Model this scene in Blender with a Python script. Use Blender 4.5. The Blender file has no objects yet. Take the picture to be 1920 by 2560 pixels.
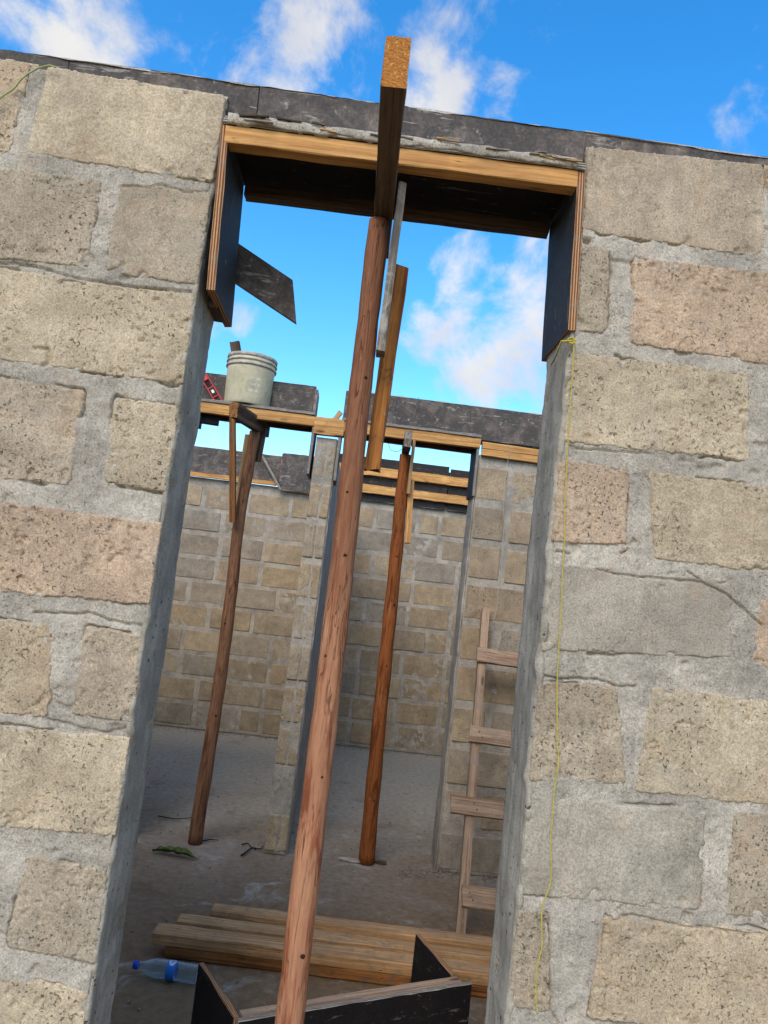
import bpy, bmesh, math, random
import numpy as np
from mathutils import Vector, Matrix

S = bpy.context.scene
COL = S.collection
R = math.radians

# ---------------------------------------------------------------- camera, light, exposure
cam_data = bpy.data.cameras.new('camera')
cam = bpy.data.objects.new('camera', cam_data)
COL.objects.link(cam)
cam_data.sensor_fit = 'VERTICAL'
cam_data.sensor_height = 36.0
cam_data.sensor_width = 27.0
cam_data.lens = 25.881
cam_data.clip_start = 0.05
cam_data.clip_end = 2000
cam.matrix_world = Matrix(((0.992100, -0.120105, -0.036232, -0.042378),
    (-0.048607, -0.101765, -0.993620, -1.650517),
    (0.115652, 0.987532, -0.106799, 1.625728), (0, 0, 0, 1)))
S.camera = cam

SUN_EL, SUN_AZ = 38.0, 200.0        # azimuth clockwise from +Y: behind the camera, a little to its left
sun_dir = Vector((math.sin(R(SUN_AZ)) * math.cos(R(SUN_EL)), math.cos(R(SUN_AZ)) * math.cos(R(SUN_EL)), math.sin(R(SUN_EL))))
sun_data = bpy.data.lights.new('sun', 'SUN')
sun_data.energy = 1.0
sun_data.angle = R(32)
sun_data.color = (1.0, 0.9, 0.76)
sun = bpy.data.objects.new('sun', sun_data)
COL.objects.link(sun)
sun.rotation_euler = sun_dir.to_track_quat('Z', 'Y').to_euler()
S.view_settings.view_transform = 'Standard'
S.view_settings.look = 'None'
S.view_settings.gamma = 1
S.view_settings.use_curve_mapping = False
S.view_settings.exposure = 1.12


def nd(nt, typ, ins=None, **props):
    n = nt.nodes.new(typ)
    for k, v in props.items():
        setattr(n, k, v)
    for k, v in (ins or {}).items():
        s = n.inputs[k]
        if isinstance(v, bpy.types.NodeSocket):
            nt.links.new(v, s)
        else:
            s.default_value = v
    return n


def lin(h, a=1.0):
    h = h.lstrip('#')
    o = []
    for i in (0, 2, 4):
        v = int(h[i:i + 2], 16) / 255
        o.append(v / 12.92 if v <= 0.04045 else ((v + 0.055) / 1.055) ** 2.4)
    return (o[0], o[1], o[2], a)


def math_(nt, op, a, b=0.0, c=None, clamp=False):
    ins = {0: a, 1: b}
    if c is not None:
        ins[2] = c
    return nd(nt, 'ShaderNodeMath', ins, operation=op, use_clamp=clamp).outputs[0]


def ramp01(nt, v, lo, hi, a=0.0, b=1.0):
    n = nd(nt, 'ShaderNodeMapRange', {0: v, 1: lo, 2: hi, 3: a, 4: b}, interpolation_type='SMOOTHSTEP')
    return n.outputs[0]


def mixc(nt, f, a, b, mode='MIX'):
    n = nt.nodes.new('ShaderNodeMix')
    n.data_type = 'RGBA'
    n.blend_type = mode
    for i, v in ((0, f), (6, a), (7, b)):
        if isinstance(v, bpy.types.NodeSocket):
            nt.links.new(v, n.inputs[i])
        else:
            n.inputs[i].default_value = v
    return n.outputs[2]


def noise(nt, vec, scale, detail=3.0, rough=0.55, dist=0.0):
    return nd(nt, 'ShaderNodeTexNoise', {'Vector': vec, 'Scale': scale, 'Detail': detail, 'Roughness': rough, 'Distortion': dist}).outputs[0]


# sky: clear blue with broken cumulus
world = bpy.data.worlds.new('World')
S.world = world
world.use_nodes = True
wt = world.node_tree
wt.nodes.clear()
sky = nd(wt, 'ShaderNodeTexSky', sky_type='NISHITA', sun_disc=False, sun_elevation=R(SUN_EL), sun_rotation=R(SUN_AZ),
         air_density=1.0, dust_density=0.6, ozone_density=2.0, altitude=50)
skyc = nd(wt, 'ShaderNodeHueSaturation', {'Hue': 0.499, 'Saturation': 1.40, 'Value': 1.0, 'Color': sky.outputs[0]}).outputs[0]
dirn = nd(wt, 'ShaderNodeTexCoord').outputs['Generated']
sep = nd(wt, 'ShaderNodeSeparateXYZ', {0: dirn})
zc = math_(wt, 'ADD', math_(wt, 'MAXIMUM', sep.outputs[2], 0.0), 0.25)
pl = nd(wt, 'ShaderNodeCombineXYZ', {0: math_(wt, 'DIVIDE', sep.outputs[0], zc), 1: math_(wt, 'DIVIDE', sep.outputs[1], zc), 2: 0.0}).outputs[0]
cn = noise(wt, dirn, 8.5, 12.0, 0.62, 0.25)
cn2 = noise(wt, dirn, 2.6, 2.0, 0.5)
dens = math_(wt, 'MULTIPLY_ADD', cn2, 0.30, math_(wt, 'MULTIPLY', cn, 2.5))
CLOUDS = [  # direction of a cloud's middle, angular radius in degrees, weight; the last rows are clear gaps, the widest thinning cloud across the view
    ((-0.404, 0.729, 0.553), 8, .26), ((-0.345, 0.743, 0.574), 5, .12),
    ((-0.195, 0.767, 0.612), 5.5, .16), ((-0.142, 0.795, 0.589), 4.4, .30), ((-0.104, 0.765, 0.636), 3.0, .14),
    ((0.041, 0.782, 0.622), 2.8, .22), ((0.028, 0.805, 0.593), 3.2, .30), ((0.083, 0.804, 0.589), 3.0, .32), ((0.130, 0.802, 0.583), 2.8, .26),
    ((0.331, 0.695, 0.638), 3.0, .12), ((0.389, 0.723, 0.572), 3.4, .08), ((0.352, 0.749, 0.561), 1.8, .18),
    ((-0.096, 0.889, 0.447), 3.6, .46), ((0.068, 0.890, 0.452), 3.6, .20), ((0.097, 0.901, 0.424), 2.6, .22),
    ((0.177, 0.925, 0.335), 6.5, .44), ((0.072, 0.932, 0.355), 3.8, .24), ((0.055, 0.952, 0.302), 4.0, .26), ((0.127, 0.953, 0.274), 4.2, .26),
    ((-0.173, 0.929, 0.327), 2.2, .50), ((0.181, 0.882, 0.436), 2.4, .14),
    ((0.000, 0.879, 0.477), 62, -.24), ((0.245, 0.738, 0.629), 13, -.24), ((-0.277, 0.770, 0.574), 6, -.22), ((-0.058, 0.795, 0.604), 4, -.16), ((0.202, 0.797, 0.570), 9, -.22),
    ((-0.088, 0.926, 0.368), 9, -.36), ((0.040, 0.913, 0.406), 9, -.16), ((-0.111, 0.963, 0.245), 8, -.3), ((0.038, 0.979, 0.198), 10, -.3),
]
bias = None
for d, rad, wgt in CLOUDS:
    dt = nd(wt, 'ShaderNodeVectorMath', {0: dirn, 1: d}, operation='DOT_PRODUCT').outputs['Value']
    b = ramp01(wt, dt, math.cos(R(rad)), 1.0, 0.0, wgt)
    bias = b if bias is None else math_(wt, 'ADD', bias, b)
cl = ramp01(wt, math_(wt, 'ADD', dens, bias), 1.14, 1.80)  # cloud left heavier in the unseen sky, added to whiten the ambient light
shade = noise(wt, dirn, 5.0, 5.0, 0.55)
cloud_col = mixc(wt, ramp01(wt, shade, .35, .7), (2.15, 2.2, 2.4, 1), (2.95, 2.85, 2.65, 1))
fin = mixc(wt, math_(wt, 'MULTIPLY', cl, 0.93), skyc, cloud_col)
bg = nd(wt, 'ShaderNodeBackground', {'Color': fin, 'Strength': 0.15})
wo = nd(wt, 'ShaderNodeOutputWorld', {'Surface': bg.outputs[0]})


# ---------------------------------------------------------------- numpy noise for real relief
def _hash(ix, iy, seed):
    h = (ix.astype(np.int64) * 374761393 + iy.astype(np.int64) * 668265263 + seed * 1442695041) & 0xFFFFFFFF
    h = ((h ^ (h >> 13)) * 1274126177) & 0xFFFFFFFF
    h = ((h ^ (h >> 16)) * 2246822519) & 0xFFFFFFFF
    return ((h ^ (h >> 15)) & 0xFFFFFF) / float(0xFFFFFF)


def vnoise(x, y, seed=0):
    ix = np.floor(x); iy = np.floor(y)
    fx = x - ix; fy = y - iy
    fx = fx * fx * (3 - 2 * fx); fy = fy * fy * (3 - 2 * fy)
    a = _hash(ix, iy, seed); b = _hash(ix + 1, iy, seed)
    c = _hash(ix, iy + 1, seed); d = _hash(ix + 1, iy + 1, seed)
    return (a + (b - a) * fx) * (1 - fy) + (c + (d - c) * fx) * fy


def fbm(x, y, seed=0, octs=3, gain=0.5):     # about -1..1
    s = 0; amp = 1; tot = 0; f = 1
    for o in range(octs):
        s = s + amp * (vnoise(x * f + 17.3 * o, y * f - 9.1 * o, seed + 31 * o) * 2 - 1)
        tot += amp; amp *= gain; f *= 2.03
    return s / tot


def sst(a, b, x):
    t = np.clip((x - a) / (b - a), 0, 1)
    return t * t * (3 - 2 * t)


# ---------------------------------------------------------------- object helpers
def link(o, parent=None):
    COL.objects.link(o)
    if parent is not None:
        o.parent = parent
    return o


def tag(o, label, cat, group=None):
    o['label'] = label
    o['category'] = cat
    if group:
        o['group'] = group
    return o


def thing(name, loc, label, cat, group=None):
    o = bpy.data.objects.new(name, None)
    o.empty_display_size = 0.1
    o.location = loc
    COL.objects.link(o)
    return tag(o, label, cat, group)


def origin(parent):                                       # world position of an (unrotated) chain of parents
    v = Vector((0, 0, 0))
    while parent is not None:
        v = v + parent.location
        parent = parent.parent
    return v


def quad_mesh(name, V, F, mats, smooth=True, midx=None):
    me = bpy.data.meshes.new(name)
    V = np.asarray(V, np.float32).reshape(-1, 3)
    F = np.asarray(F, np.int32).reshape(-1, 4)
    me.vertices.add(len(V)); me.vertices.foreach_set('co', V.ravel())
    me.loops.add(F.size); me.loops.foreach_set('vertex_index', F.ravel())
    me.polygons.add(len(F))
    me.polygons.foreach_set('loop_start', np.arange(0, F.size, 4, dtype=np.int32))
    me.polygons.foreach_set('use_smooth', np.full(len(F), smooth))
    for m in (mats if isinstance(mats, (list, tuple)) else [mats]):
        me.materials.append(m)
    if midx is not None:
        me.polygons.foreach_set('material_index', np.asarray(midx, np.int32))
    me.update(calc_edges=True)
    return me


def grid_faces(nr, nc, flip=False):
    i = np.arange(nr - 1)[:, None] * nc + np.arange(nc - 1)[None]
    f = np.stack([i, i + 1, i + nc + 1, i + nc], -1).reshape(-1, 4)
    return f[:, ::-1] if flip else f


def grid_slab(name, V, depth_axis, depth, mats, flip=False):
    """V: rows x cols x 3 heightfield; closed with skirts and a back face at depth."""
    P = np.pad(V, ((1, 1), (1, 1), (0, 0)), mode='edge')
    for sl in (np.s_[0, :], np.s_[-1, :], np.s_[:, 0], np.s_[:, -1]):
        P[sl][..., depth_axis] = depth
    nr, nc = P.shape[:2]
    F = grid_faces(nr, nc, flip)
    bk = np.array([[0, (nr - 1) * nc, nr * nc - 1, nc - 1]])
    F = np.concatenate([F, bk[:, ::-1] if flip else bk])
    return quad_mesh(name, P, F, mats)


def put(name, me, parent=None, loc=None):
    o = bpy.data.objects.new(name, me)
    link(o, parent)
    if loc is not None:
        o.location = Vector(loc) - origin(parent)
    return o


def section(w, h, c):
    return [(-w / 2 + c, -h / 2), (w / 2 - c, -h / 2), (w / 2, -h / 2 + c), (w / 2, h / 2 - c),
            (w / 2 - c, h / 2), (-w / 2 + c, h / 2), (-w / 2, h / 2 - c), (-w / 2, -h / 2 + c)]


def beam(name, a, b, w, h, mat, parent=None, up=(0, 0, 1), ends=None, edge=None, seed=0, jit=0.0012, cham=0.002, bow=0.0, segs=None):
    """Sawn timber or board from a to b: w across, h along up. Local X runs along the grain."""
    a = Vector(a); b = Vector(b)
    L = (b - a).length
    X = (b - a).normalized()
    Z = Vector(up); Z = (Z - X * Z.dot(X)).normalized()
    Y = Z.cross(X)
    rng = np.random.RandomState(seed + 7)
    n = segs or max(2, int(L / 0.07))
    sec = section(w, h, min(cham, w * .2, h * .2))
    V = []
    for i in range(n + 1):
        t = i / n
        by = bow * math.sin(math.pi * t)
        for (yy, zz) in sec:
            j = rng.uniform(-jit, jit, 3)
            V.append((t * L + (j[0] * 2 if i in (0, n) else 0), yy + j[1] + by, zz + j[2]))
    F = []; mi = []
    mats = [mat, edge or mat, ends or edge or mat]
    broad_y = w < h
    for i in range(n):
        for k in range(8):
            k2 = (k + 1) % 8
            F.append((i * 8 + k, (i + 1) * 8 + k, (i + 1) * 8 + k2, i * 8 + k2))
            is_z = k in (0, 4)
            is_y = k in (2, 6)
            mi.append(0 if ((broad_y and is_y) or (not broad_y and is_z) or edge is None) else 1)
    for base, fl in ((0, False), (n * 8, True)):
        for q in ((0, 1, 2, 3), (0, 3, 4, 7), (4, 5, 6, 7)):
            q = [base + v for v in q]
            F.append(q[::-1] if fl else q); mi.append(2)
    F = [f[::-1] for f in F]
    me = quad_mesh(name, V, F, mats, smooth=False, midx=mi)
    o = bpy.data.objects.new(name, me)
    link(o, parent)
    M = Matrix((X, Y, Z)).transposed().to_4x4()
    M.translation = a - origin(parent)
    o.matrix_basis = M
    return o


def tube(name, pts, rad, mat, parent=None, n=8, seed=0, rough=0.0, closed=False):
    """Round thing swept along pts; rad a number or one per point."""
    pts = [Vector(p) for p in pts]
    o0 = pts[0].copy()
    rr = rad if isinstance(rad, (list, tuple, np.ndarray)) else [rad] * len(pts)
    V = []
    prev = None
    for i, p in enumerate(pts):
        d = (pts[min(i + 1, len(pts) - 1)] - pts[max(i - 1, 0)]).normalized()
        ref = prev if prev is not None else (Vector((1, 0, 0)) if abs(d.x) < .9 else Vector((0, 1, 0)))
        u = (ref - d * ref.dot(d)).normalized(); prev = u
        v = d.cross(u)
        for k in range(n):
            a = 2 * math.pi * k / n
            f = 1.0
            if rough:
                f += rough * float(fbm(np.array([k * 1.0 * 5 / n]), np.array([i * .35]), seed, 2)[0]) * (1 if k else 1)
            V.append(tuple(p - o0 + (u * math.cos(a) + v * math.sin(a)) * rr[i] * f))
    F = []
    m = len(pts)
    for i in range(m - 1):
        for k in range(n):
            k2 = (k + 1) % n
            F.append((i * n + k, i * n + k2, (i + 1) * n + k2, (i + 1) * n + k))
    V.append((0, 0, 0)); V.append(tuple(pts[-1] - o0))
    for k in range(0, n, 2):
        F.append((len(V) - 2, (k + 2) % n, k + 1, k))
        b = (m - 1) * n
        F.append((len(V) - 1, b + k, b + k + 1, b + (k + 2) % n))
    me = quad_mesh(name, V, F, mat)
    return put(name, me, parent, o0)


def lathe(name, prof, mat, parent=None, loc=(0, 0, 0), n=40, axis='Z', rot=None):
    """prof: (radius, height) pairs."""
    V = []
    for r, h in prof:
        for k in range(n):
            a = 2 * math.pi * k / n
            V.append((r * math.cos(a), r * math.sin(a), h))
    F = []
    for i in range(len(prof) - 1):
        for k in range(n):
            k2 = (k + 1) % n
            F.append((i * n + k, i * n + k2, (i + 1) * n + k2, (i + 1) * n + k))
    me = quad_mesh(name, V, F, mat)
    o = put(name, me, parent, loc)
    if rot is not None:
        o.rotation_euler = rot
    return o


# ---------------------------------------------------------------- materials
def new_mat(name):
    m = bpy.data.materials.new(name)
    m.use_nodes = True
    nt = m.node_tree
    nt.nodes.clear()
    out = nt.nodes.new('ShaderNodeOutputMaterial')
    return m, nt, out


def finish(nt, out, color, rough=0.85, height=None, dist=0.002, strength=1.0, spec=0.3, **kw):
    ins = {'Base Color': color, 'Roughness': rough, 'Specular IOR Level': spec}
    ins.update(kw)
    b = nd(nt, 'ShaderNodeBsdfPrincipled', ins)
    if height is not None:
        bp = nd(nt, 'ShaderNodeBump', {'Height': height, 'Distance': dist, 'Strength': strength})
        nt.links.new(bp.outputs[0], b.inputs['Normal'])
    nt.links.new(b.outputs[0], out.inputs[0])


def mat_masonry(name, big=(.80, 1.14), tint=None, pit=1.0, fine=1.0, use_obj=True):
    m, nt, out = new_mat(name)
    pos = nd(nt, 'ShaderNodeNewGeometry').outputs['Position']
    oi = nd(nt, 'ShaderNodeObjectInfo')
    offs = nd(nt, 'ShaderNodeVectorMath', {0: oi.outputs['Random'], 1: (13.1, 7.7, 3.3)}, operation='MULTIPLY').outputs[0]
    p = nd(nt, 'ShaderNodeVectorMath', {0: pos, 1: offs}, operation='ADD').outputs[0] if use_obj else pos
    base = oi.outputs['Color'] if use_obj else tint
    n_big = noise(nt, p, 5.0, 4, .6, .4)
    n_mid = noise(nt, p, 22.0, 4, .6, .3)
    n_grain = noise(nt, p, 230.0, 3, .65)
    n_fine = noise(nt, p, 700.0, 2, .6)
    v1 = ramp01(nt, n_big, .28, .72, big[0], big[1])
    stv = nd(nt, 'ShaderNodeVectorMath', {0: p, 1: (70.0, 70.0, 5.0)}, operation='MULTIPLY').outputs[0]
    v1 = math_(nt, 'MULTIPLY', v1, ramp01(nt, noise(nt, stv, 1.0, 3, .6, .3), .3, .7, .95, 1.05))
    v2 = ramp01(nt, n_mid, .3, .7, .88, 1.08)
    v3 = ramp01(nt, n_grain, .30, .70, .72, 1.20)
    v4 = ramp01(nt, n_fine, .3, .7, .82, 1.14)
    f = math_(nt, 'MULTIPLY', math_(nt, 'MULTIPLY', v1, v2), math_(nt, 'MULTIPLY', v3, v4))
    col = mixc(nt, 1.0, base, nd(nt, 'ShaderNodeCombineColor', {0: f, 1: f, 2: f}).outputs[0], 'MULTIPLY')
    # warm and cool blotches
    n_t = noise(nt, p, 8.0, 3, .6, .8)
    col = mixc(nt, ramp01(nt, n_t, .54, .75, 0, .24), col, lin('bb9674'))
    col = mixc(nt, ramp01(nt, n_t, .5, .25, 0, .24), col, lin('9d968a'))
    # pale cement bloom
    n_b = noise(nt, p, 3.4, 6, .7, 1.2)
    col = mixc(nt, ramp01(nt, n_b, .62, .80, 0, .30), col, lin('c4bdae'))
    n_s = noise(nt, nd(nt, 'ShaderNodeVectorMath', {0: p, 1: (5.0, 5.0, 14.0)}, operation='MULTIPLY').outputs[0], 1.0, 7, .72, 1.6)
    col = mixc(nt, ramp01(nt, n_s, .57, .66, 0, .32), col, lin('a8a092'))
    col = mixc(nt, ramp01(nt, n_s, .43, .33, 0, .28), col, lin('8a7d6c'))
    # open pores
    pores = noise(nt, p, 125.0, 3, .55, .6)
    pm = noise(nt, p, 9.0, 2, .5)
    pf = math_(nt, 'MULTIPLY', ramp01(nt, pores, .40, .31), ramp01(nt, pm, .34, .60))
    col = mixc(nt, math_(nt, 'MULTIPLY', pf, .75 * pit), col, lin('4a4036'))
    h = math_(nt, 'ADD', math_(nt, 'MULTIPLY', n_grain, .55 * fine), math_(nt, 'MULTIPLY', n_mid, .9))
    h = math_(nt, 'SUBTRACT', h, math_(nt, 'MULTIPLY', pf, 1.1 * pit))
    h = math_(nt, 'ADD', h, math_(nt, 'MULTIPLY', n_fine, .16 * fine))
    finish(nt, out, col, .93, h, .0035, .9, spec=.12)
    return m


MAT_BLOCK = mat_masonry('sandcrete')
MAT_BLOCK_SMOOTH = mat_masonry('sandcrete_smooth', pit=.35, fine=.55)
MAT_MORTAR = mat_masonry('mortar', big=(.72, 1.20), tint=lin('b3aa9b'), pit=.5, fine=1.0, use_obj=False)


def mat_plaster():
    m, nt, out = new_mat('cement_plaster')
    pos = nd(nt, 'ShaderNodeNewGeometry').outputs['Position']
    st = nd(nt, 'ShaderNodeVectorMath', {0: pos, 1: (24.0, 24.0, 4.2)}, operation='MULTIPLY').outputs[0]
    n1 = noise(nt, st, 1.0, 5, .65, .3)
    n2 = noise(nt, pos, 9.0, 4, .6)
    n3 = noise(nt, pos, 260.0, 2, .6)
    f = math_(nt, 'MULTIPLY', ramp01(nt, n1, .3, .7, .86, 1.12), math_(nt, 'MULTIPLY', ramp01(nt, n2, .3, .7, .74, 1.18), ramp01(nt, n3, .3, .7, .80, 1.14)))
    col = mixc(nt, 1.0, lin('a39b8c'), nd(nt, 'ShaderNodeCombineColor', {0: f, 1: f, 2: f}).outputs[0], 'MULTIPLY')
    holes = noise(nt, pos, 60.0, 1, .5)
    hf = ramp01(nt, holes, .31, .25)
    col = mixc(nt, math_(nt, 'MULTIPLY', hf, .8), col, lin('38342f'))
    h = math_(nt, 'SUBTRACT', math_(nt, 'ADD', n1, math_(nt, 'MULTIPLY', n3, .3)), math_(nt, 'MULTIPLY', hf, 1.5))
    finish(nt, out, col, .9, h, .003, .7, spec=.15)
    return m


MAT_PLASTER = mat_plaster()


def mat_floor():
    m, nt, out = new_mat('floor_screed')
    pos = nd(nt, 'ShaderNodeNewGeometry').outputs['Position']
    sx = nd(nt, 'ShaderNodeSeparateXYZ', {0: pos})
    n0 = noise(nt, pos, 1.1, 5, .6, .8)
    n1 = noise(nt, pos, 4.0, 6, .65, .9)
    n2 = noise(nt, pos, 26.0, 5, .65)
    n3 = noise(nt, pos, 190.0, 3, .6)
    # brown near the door, grading to grey towards the back of the rooms
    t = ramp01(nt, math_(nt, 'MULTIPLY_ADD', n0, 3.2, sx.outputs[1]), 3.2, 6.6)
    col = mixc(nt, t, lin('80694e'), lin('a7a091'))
    col = mixc(nt, ramp01(nt, n1, .53, .70, 0, .60), col, lin('b1aca0'))
    col = mixc(nt, ramp01(nt, n1, .45, .28, 0, .45), col, lin('645241'))
    f = math_(nt, 'MULTIPLY', ramp01(nt, n2, .3, .7, .82, 1.14), ramp01(nt, n3, .3, .7, .93, 1.05))
    col = mixc(nt, 1.0, col, nd(nt, 'ShaderNodeCombineColor', {0: f, 1: f, 2: f}).outputs[0], 'MULTIPLY')
    sp = nd(nt, 'ShaderNodeTexVoronoi', {'Vector': pos, 'Scale': 34.0}).outputs[0]
    col = mixc(nt, ramp01(nt, sp, .09, .05, 0, .3), col, lin('b3aa9b'))
    h = math_(nt, 'ADD', math_(nt, 'MULTIPLY', n2, .8), math_(nt, 'MULTIPLY', n3, .3))
    finish(nt, out, col, ramp01(nt, n1, .3, .7, .72, .95), h, .003, .35, spec=.2)
    return m


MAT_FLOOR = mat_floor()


def mat_wood(name, light, dark, grain=1.0, dirt=None, dirt_amt=0.0, knots=True, rough=.75):
    m, nt, out = new_mat(name)
    tc = nd(nt, 'ShaderNodeTexCoord').outputs['Object']
    oi = nd(nt, 'ShaderNodeObjectInfo').outputs['Random']
    off = nd(nt, 'ShaderNodeVectorMath', {0: oi, 1: (9.1, 3.7, 5.3)}, operation='MULTIPLY').outputs[0]
    p = nd(nt, 'ShaderNodeVectorMath', {0: tc, 1: off}, operation='ADD').outputs[0]
    st = nd(nt, 'ShaderNodeVectorMath', {0: p, 1: (1.5, 60.0, 60.0)}, operation='MULTIPLY').outputs[0]
    g1 = noise(nt, st, 1.0, 5, .62, .45)
    st2 = nd(nt, 'ShaderNodeVectorMath', {0: p, 1: (9.0, 210.0, 210.0)}, operation='MULTIPLY').outputs[0]
    g2 = noise(nt, st2, 1.0, 3, .6, .2)
    b = noise(nt, p, 6.0, 4, .6, .5)
    col = mixc(nt, ramp01(nt, g1, .34, .68, 0, grain), lin(light), lin(dark))
    f = math_(nt, 'MULTIPLY', ramp01(nt, g2, .3, .7, .84, 1.1), ramp01(nt, b, .3, .7, .84, 1.12))
    col = mixc(nt, 1.0, col, nd(nt, 'ShaderNodeCombineColor', {0: f, 1: f, 2: f}).outputs[0], 'MULTIPLY')
    if knots:
        kv = nd(nt, 'ShaderNodeVectorMath', {0: p, 1: (4.0, 16.0, 16.0)}, operation='MULTIPLY').outputs[0]
        k = nd(nt, 'ShaderNodeTexVoronoi', {'Vector': kv, 'Scale': 1.0}).outputs[0]
        col = mixc(nt, ramp01(nt, k, .17, .06, 0, .75), col, lin('3a2413'))
    sp = noise(nt, p, 48.0, 5, .7, .5)
    col = mixc(nt, ramp01(nt, sp, .66, .72, 0, .6), col, lin('a89f90'))
    ck = noise(nt, nd(nt, 'ShaderNodeVectorMath', {0: p, 1: (2.2, 90.0, 90.0)}, operation='MULTIPLY').outputs[0], 1.0, 3, .55, .3)
    col = mixc(nt, math_(nt, 'MULTIPLY', ramp01(nt, math_(nt, 'ABSOLUTE', math_(nt, 'SUBTRACT', ck, .5)), .012, .003), ramp01(nt, b, .48, .6)), col, lin('3b2616'))
    if dirt:
        dn = noise(nt, p, 17.0, 6, .7, .8)
        col = mixc(nt, ramp01(nt, dn, .62 - .25 * dirt_amt, .70, 0, .85), col, lin(dirt))
    h = math_(nt, 'ADD', math_(nt, 'MULTIPLY', g1, .8), math_(nt, 'MULTIPLY', g2, .5))
    finish(nt, out, col, rough, h, .0016, .8, spec=.2)
    return m


MAT_WOOD_NEW = mat_wood('new_timber', 'dca868', 'ad753f', .85, 'a88a62', .15)
MAT_WOOD_RUST = mat_wood('rust_timber', 'bb7a3c', '75401f', 1.0, '5a4630', .15)
MAT_WOOD_PALE = mat_wood('pale_timber', 'c9a878', '97744a', .8, '8d8374', .4)
MAT_WOOD_GREY = mat_wood('weathered_timber', '9d9184', '5d5348', 1.0, 'b4ada0', .6, knots=False, rough=.9)
MAT_WOOD_BROWN = mat_wood('brown_timber', 'a06c3c', '5f3c20', 1.0, '6f6152', .3)
MAT_WOOD_DARK = mat_wood('dark_timber', '6e5a47', '3c2f25', 1.0, '5a5046', .5)
MAT_WOOD_LADDER = mat_wood('ladder_timber', 'b99d80', '8a6b50', 1.0, '8f8378', .5)
MAT_WOOD_PILE = mat_wood('pile_timber', 'cda373', '956a40', .7, '8d7c64', .50, knots=False)


def mat_endgrain():
    m, nt, out = new_mat('end_grain')
    tc = nd(nt, 'ShaderNodeTexCoord').outputs['Object']
    r = nd(nt, 'ShaderNodeTexWave', {'Vector': nd(nt, 'ShaderNodeVectorMath', {0: tc, 1: (0, -.02, .09)}, operation='ADD').outputs[0], 'Scale': 48.0, 'Distortion': 7.0, 'Detail': 3.0, 'Detail Scale': 3.0}, wave_type='RINGS', rings_direction='X').outputs[1]
    n = noise(nt, tc, 130.0, 4, .7, .5)
    col = mixc(nt, math_(nt, 'MULTIPLY_ADD', n, .9, math_(nt, 'MULTIPLY_ADD', r, .35, -.15), clamp=True), lin('8a4e20'), lin('cd8f4c'))
    col = mixc(nt, ramp01(nt, n, .52, .70, 0, .7), col, lin('5e3816'))
    col = mixc(nt, ramp01(nt, n, .44, .32, 0, .8), col, lin('e0b377'))
    finish(nt, out, col, .9, n, .003, 1.0, spec=.1)
    return m


MAT_END = mat_endgrain()


def mat_ply_edge(name, a, b, c, axis):
    m, nt, out = new_mat(name)
    tc = nd(nt, 'ShaderNodeTexCoord').outputs['Object']
    sx = nd(nt, 'ShaderNodeSeparateXYZ', {0: tc})
    y = sx.outputs[1]                                 # board thickness always lies along local Y
    n = noise(nt, nd(nt, 'ShaderNodeVectorMath', {0: tc, 1: (22, 90, 22)}, operation='MULTIPLY').outputs[0], 1.0, 4, .6)
    yy = math_(nt, 'MULTIPLY_ADD', n, .0022, y)
    w = math_(nt, 'SINE', math_(nt, 'MULTIPLY', yy, 2 * math.pi / .0062))
    col = mixc(nt, ramp01(nt, w, -.4, .5), lin(a), lin(b))
    n2 = noise(nt, tc, 30.0, 4, .65)
    col = mixc(nt, ramp01(nt, n2, .5, .7, 0, .6), col, lin(c))
    finish(nt, out, col, .9, math_(nt, 'ADD', w, n2), .0012, .8, spec=.1)
    return m


MAT_PLY_EDGE = mat_ply_edge('plywood_edge', 'c49a72', '7c4e34', '9a8a78', 0)
MAT_PLY_EDGE_GREY = mat_ply_edge('plywood_edge_grey', 'a9a297', '6f665c', 'b5b0a6', 0)


def mat_film(name, base, worn, cement, worn_amt, cem_amt, rough):
    m, nt, out = new_mat(name)
    tc = nd(nt, 'ShaderNodeTexCoord').outputs['Object']
    oi = nd(nt, 'ShaderNodeObjectInfo').outputs['Random']
    off = nd(nt, 'ShaderNodeVectorMath', {0: oi, 1: (5.3, 8.1, 2.9)}, operation='MULTIPLY').outputs[0]
    p = nd(nt, 'ShaderNodeVectorMath', {0: tc, 1: off}, operation='ADD').outputs[0]
    n1 = noise(nt, p, 9.0, 6, .68, .8)
    n2 = noise(nt, p, 34.0, 6, .7, .5)
    n3 = noise(nt, nd(nt, 'ShaderNodeVectorMath', {0: p, 1: (9, 30, 60)}, operation='MULTIPLY').outputs[0], 1.0, 5, .65, .6)
    col = mixc(nt, ramp01(nt, n1, .56 - .16 * worn_amt, .72, 0, .8), lin(base), lin(worn))
    col = mixc(nt, ramp01(nt, n2, .68 - .11 * cem_amt, .76 - .04 * cem_amt, 0, .7), col, lin(cement))
    col = mixc(nt, ramp01(nt, n3, .66 - .07 * cem_amt, .69 - .03 * cem_amt, 0, .5), col, lin(cement))
    f = ramp01(nt, noise(nt, p, 120.0, 3, .6), .3, .7, .8, 1.2)
    col = mixc(nt, 1.0, col, nd(nt, 'ShaderNodeCombineColor', {0: f, 1: f, 2: f}).outputs[0], 'MULTIPLY')
    h = math_(nt, 'ADD', n2, math_(nt, 'MULTIPLY', n1, .6))
    finish(nt, out, col, rough, h, .0016, .6, spec=.16)
    return m


MAT_FILM = mat_film('film_faced_ply', '312f2f', '433c38', '8a847b', .35, .45, .72)
MAT_FILM_WORN = mat_film('film_faced_ply_worn', '504b48', '80746a', 'b3ada3', .9, .9, .8)
MAT_FILM_BLACK = mat_film('film_faced_ply_black', '1e1c1d', '2b2624', '7d776d', .3, .6, .7)


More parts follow.
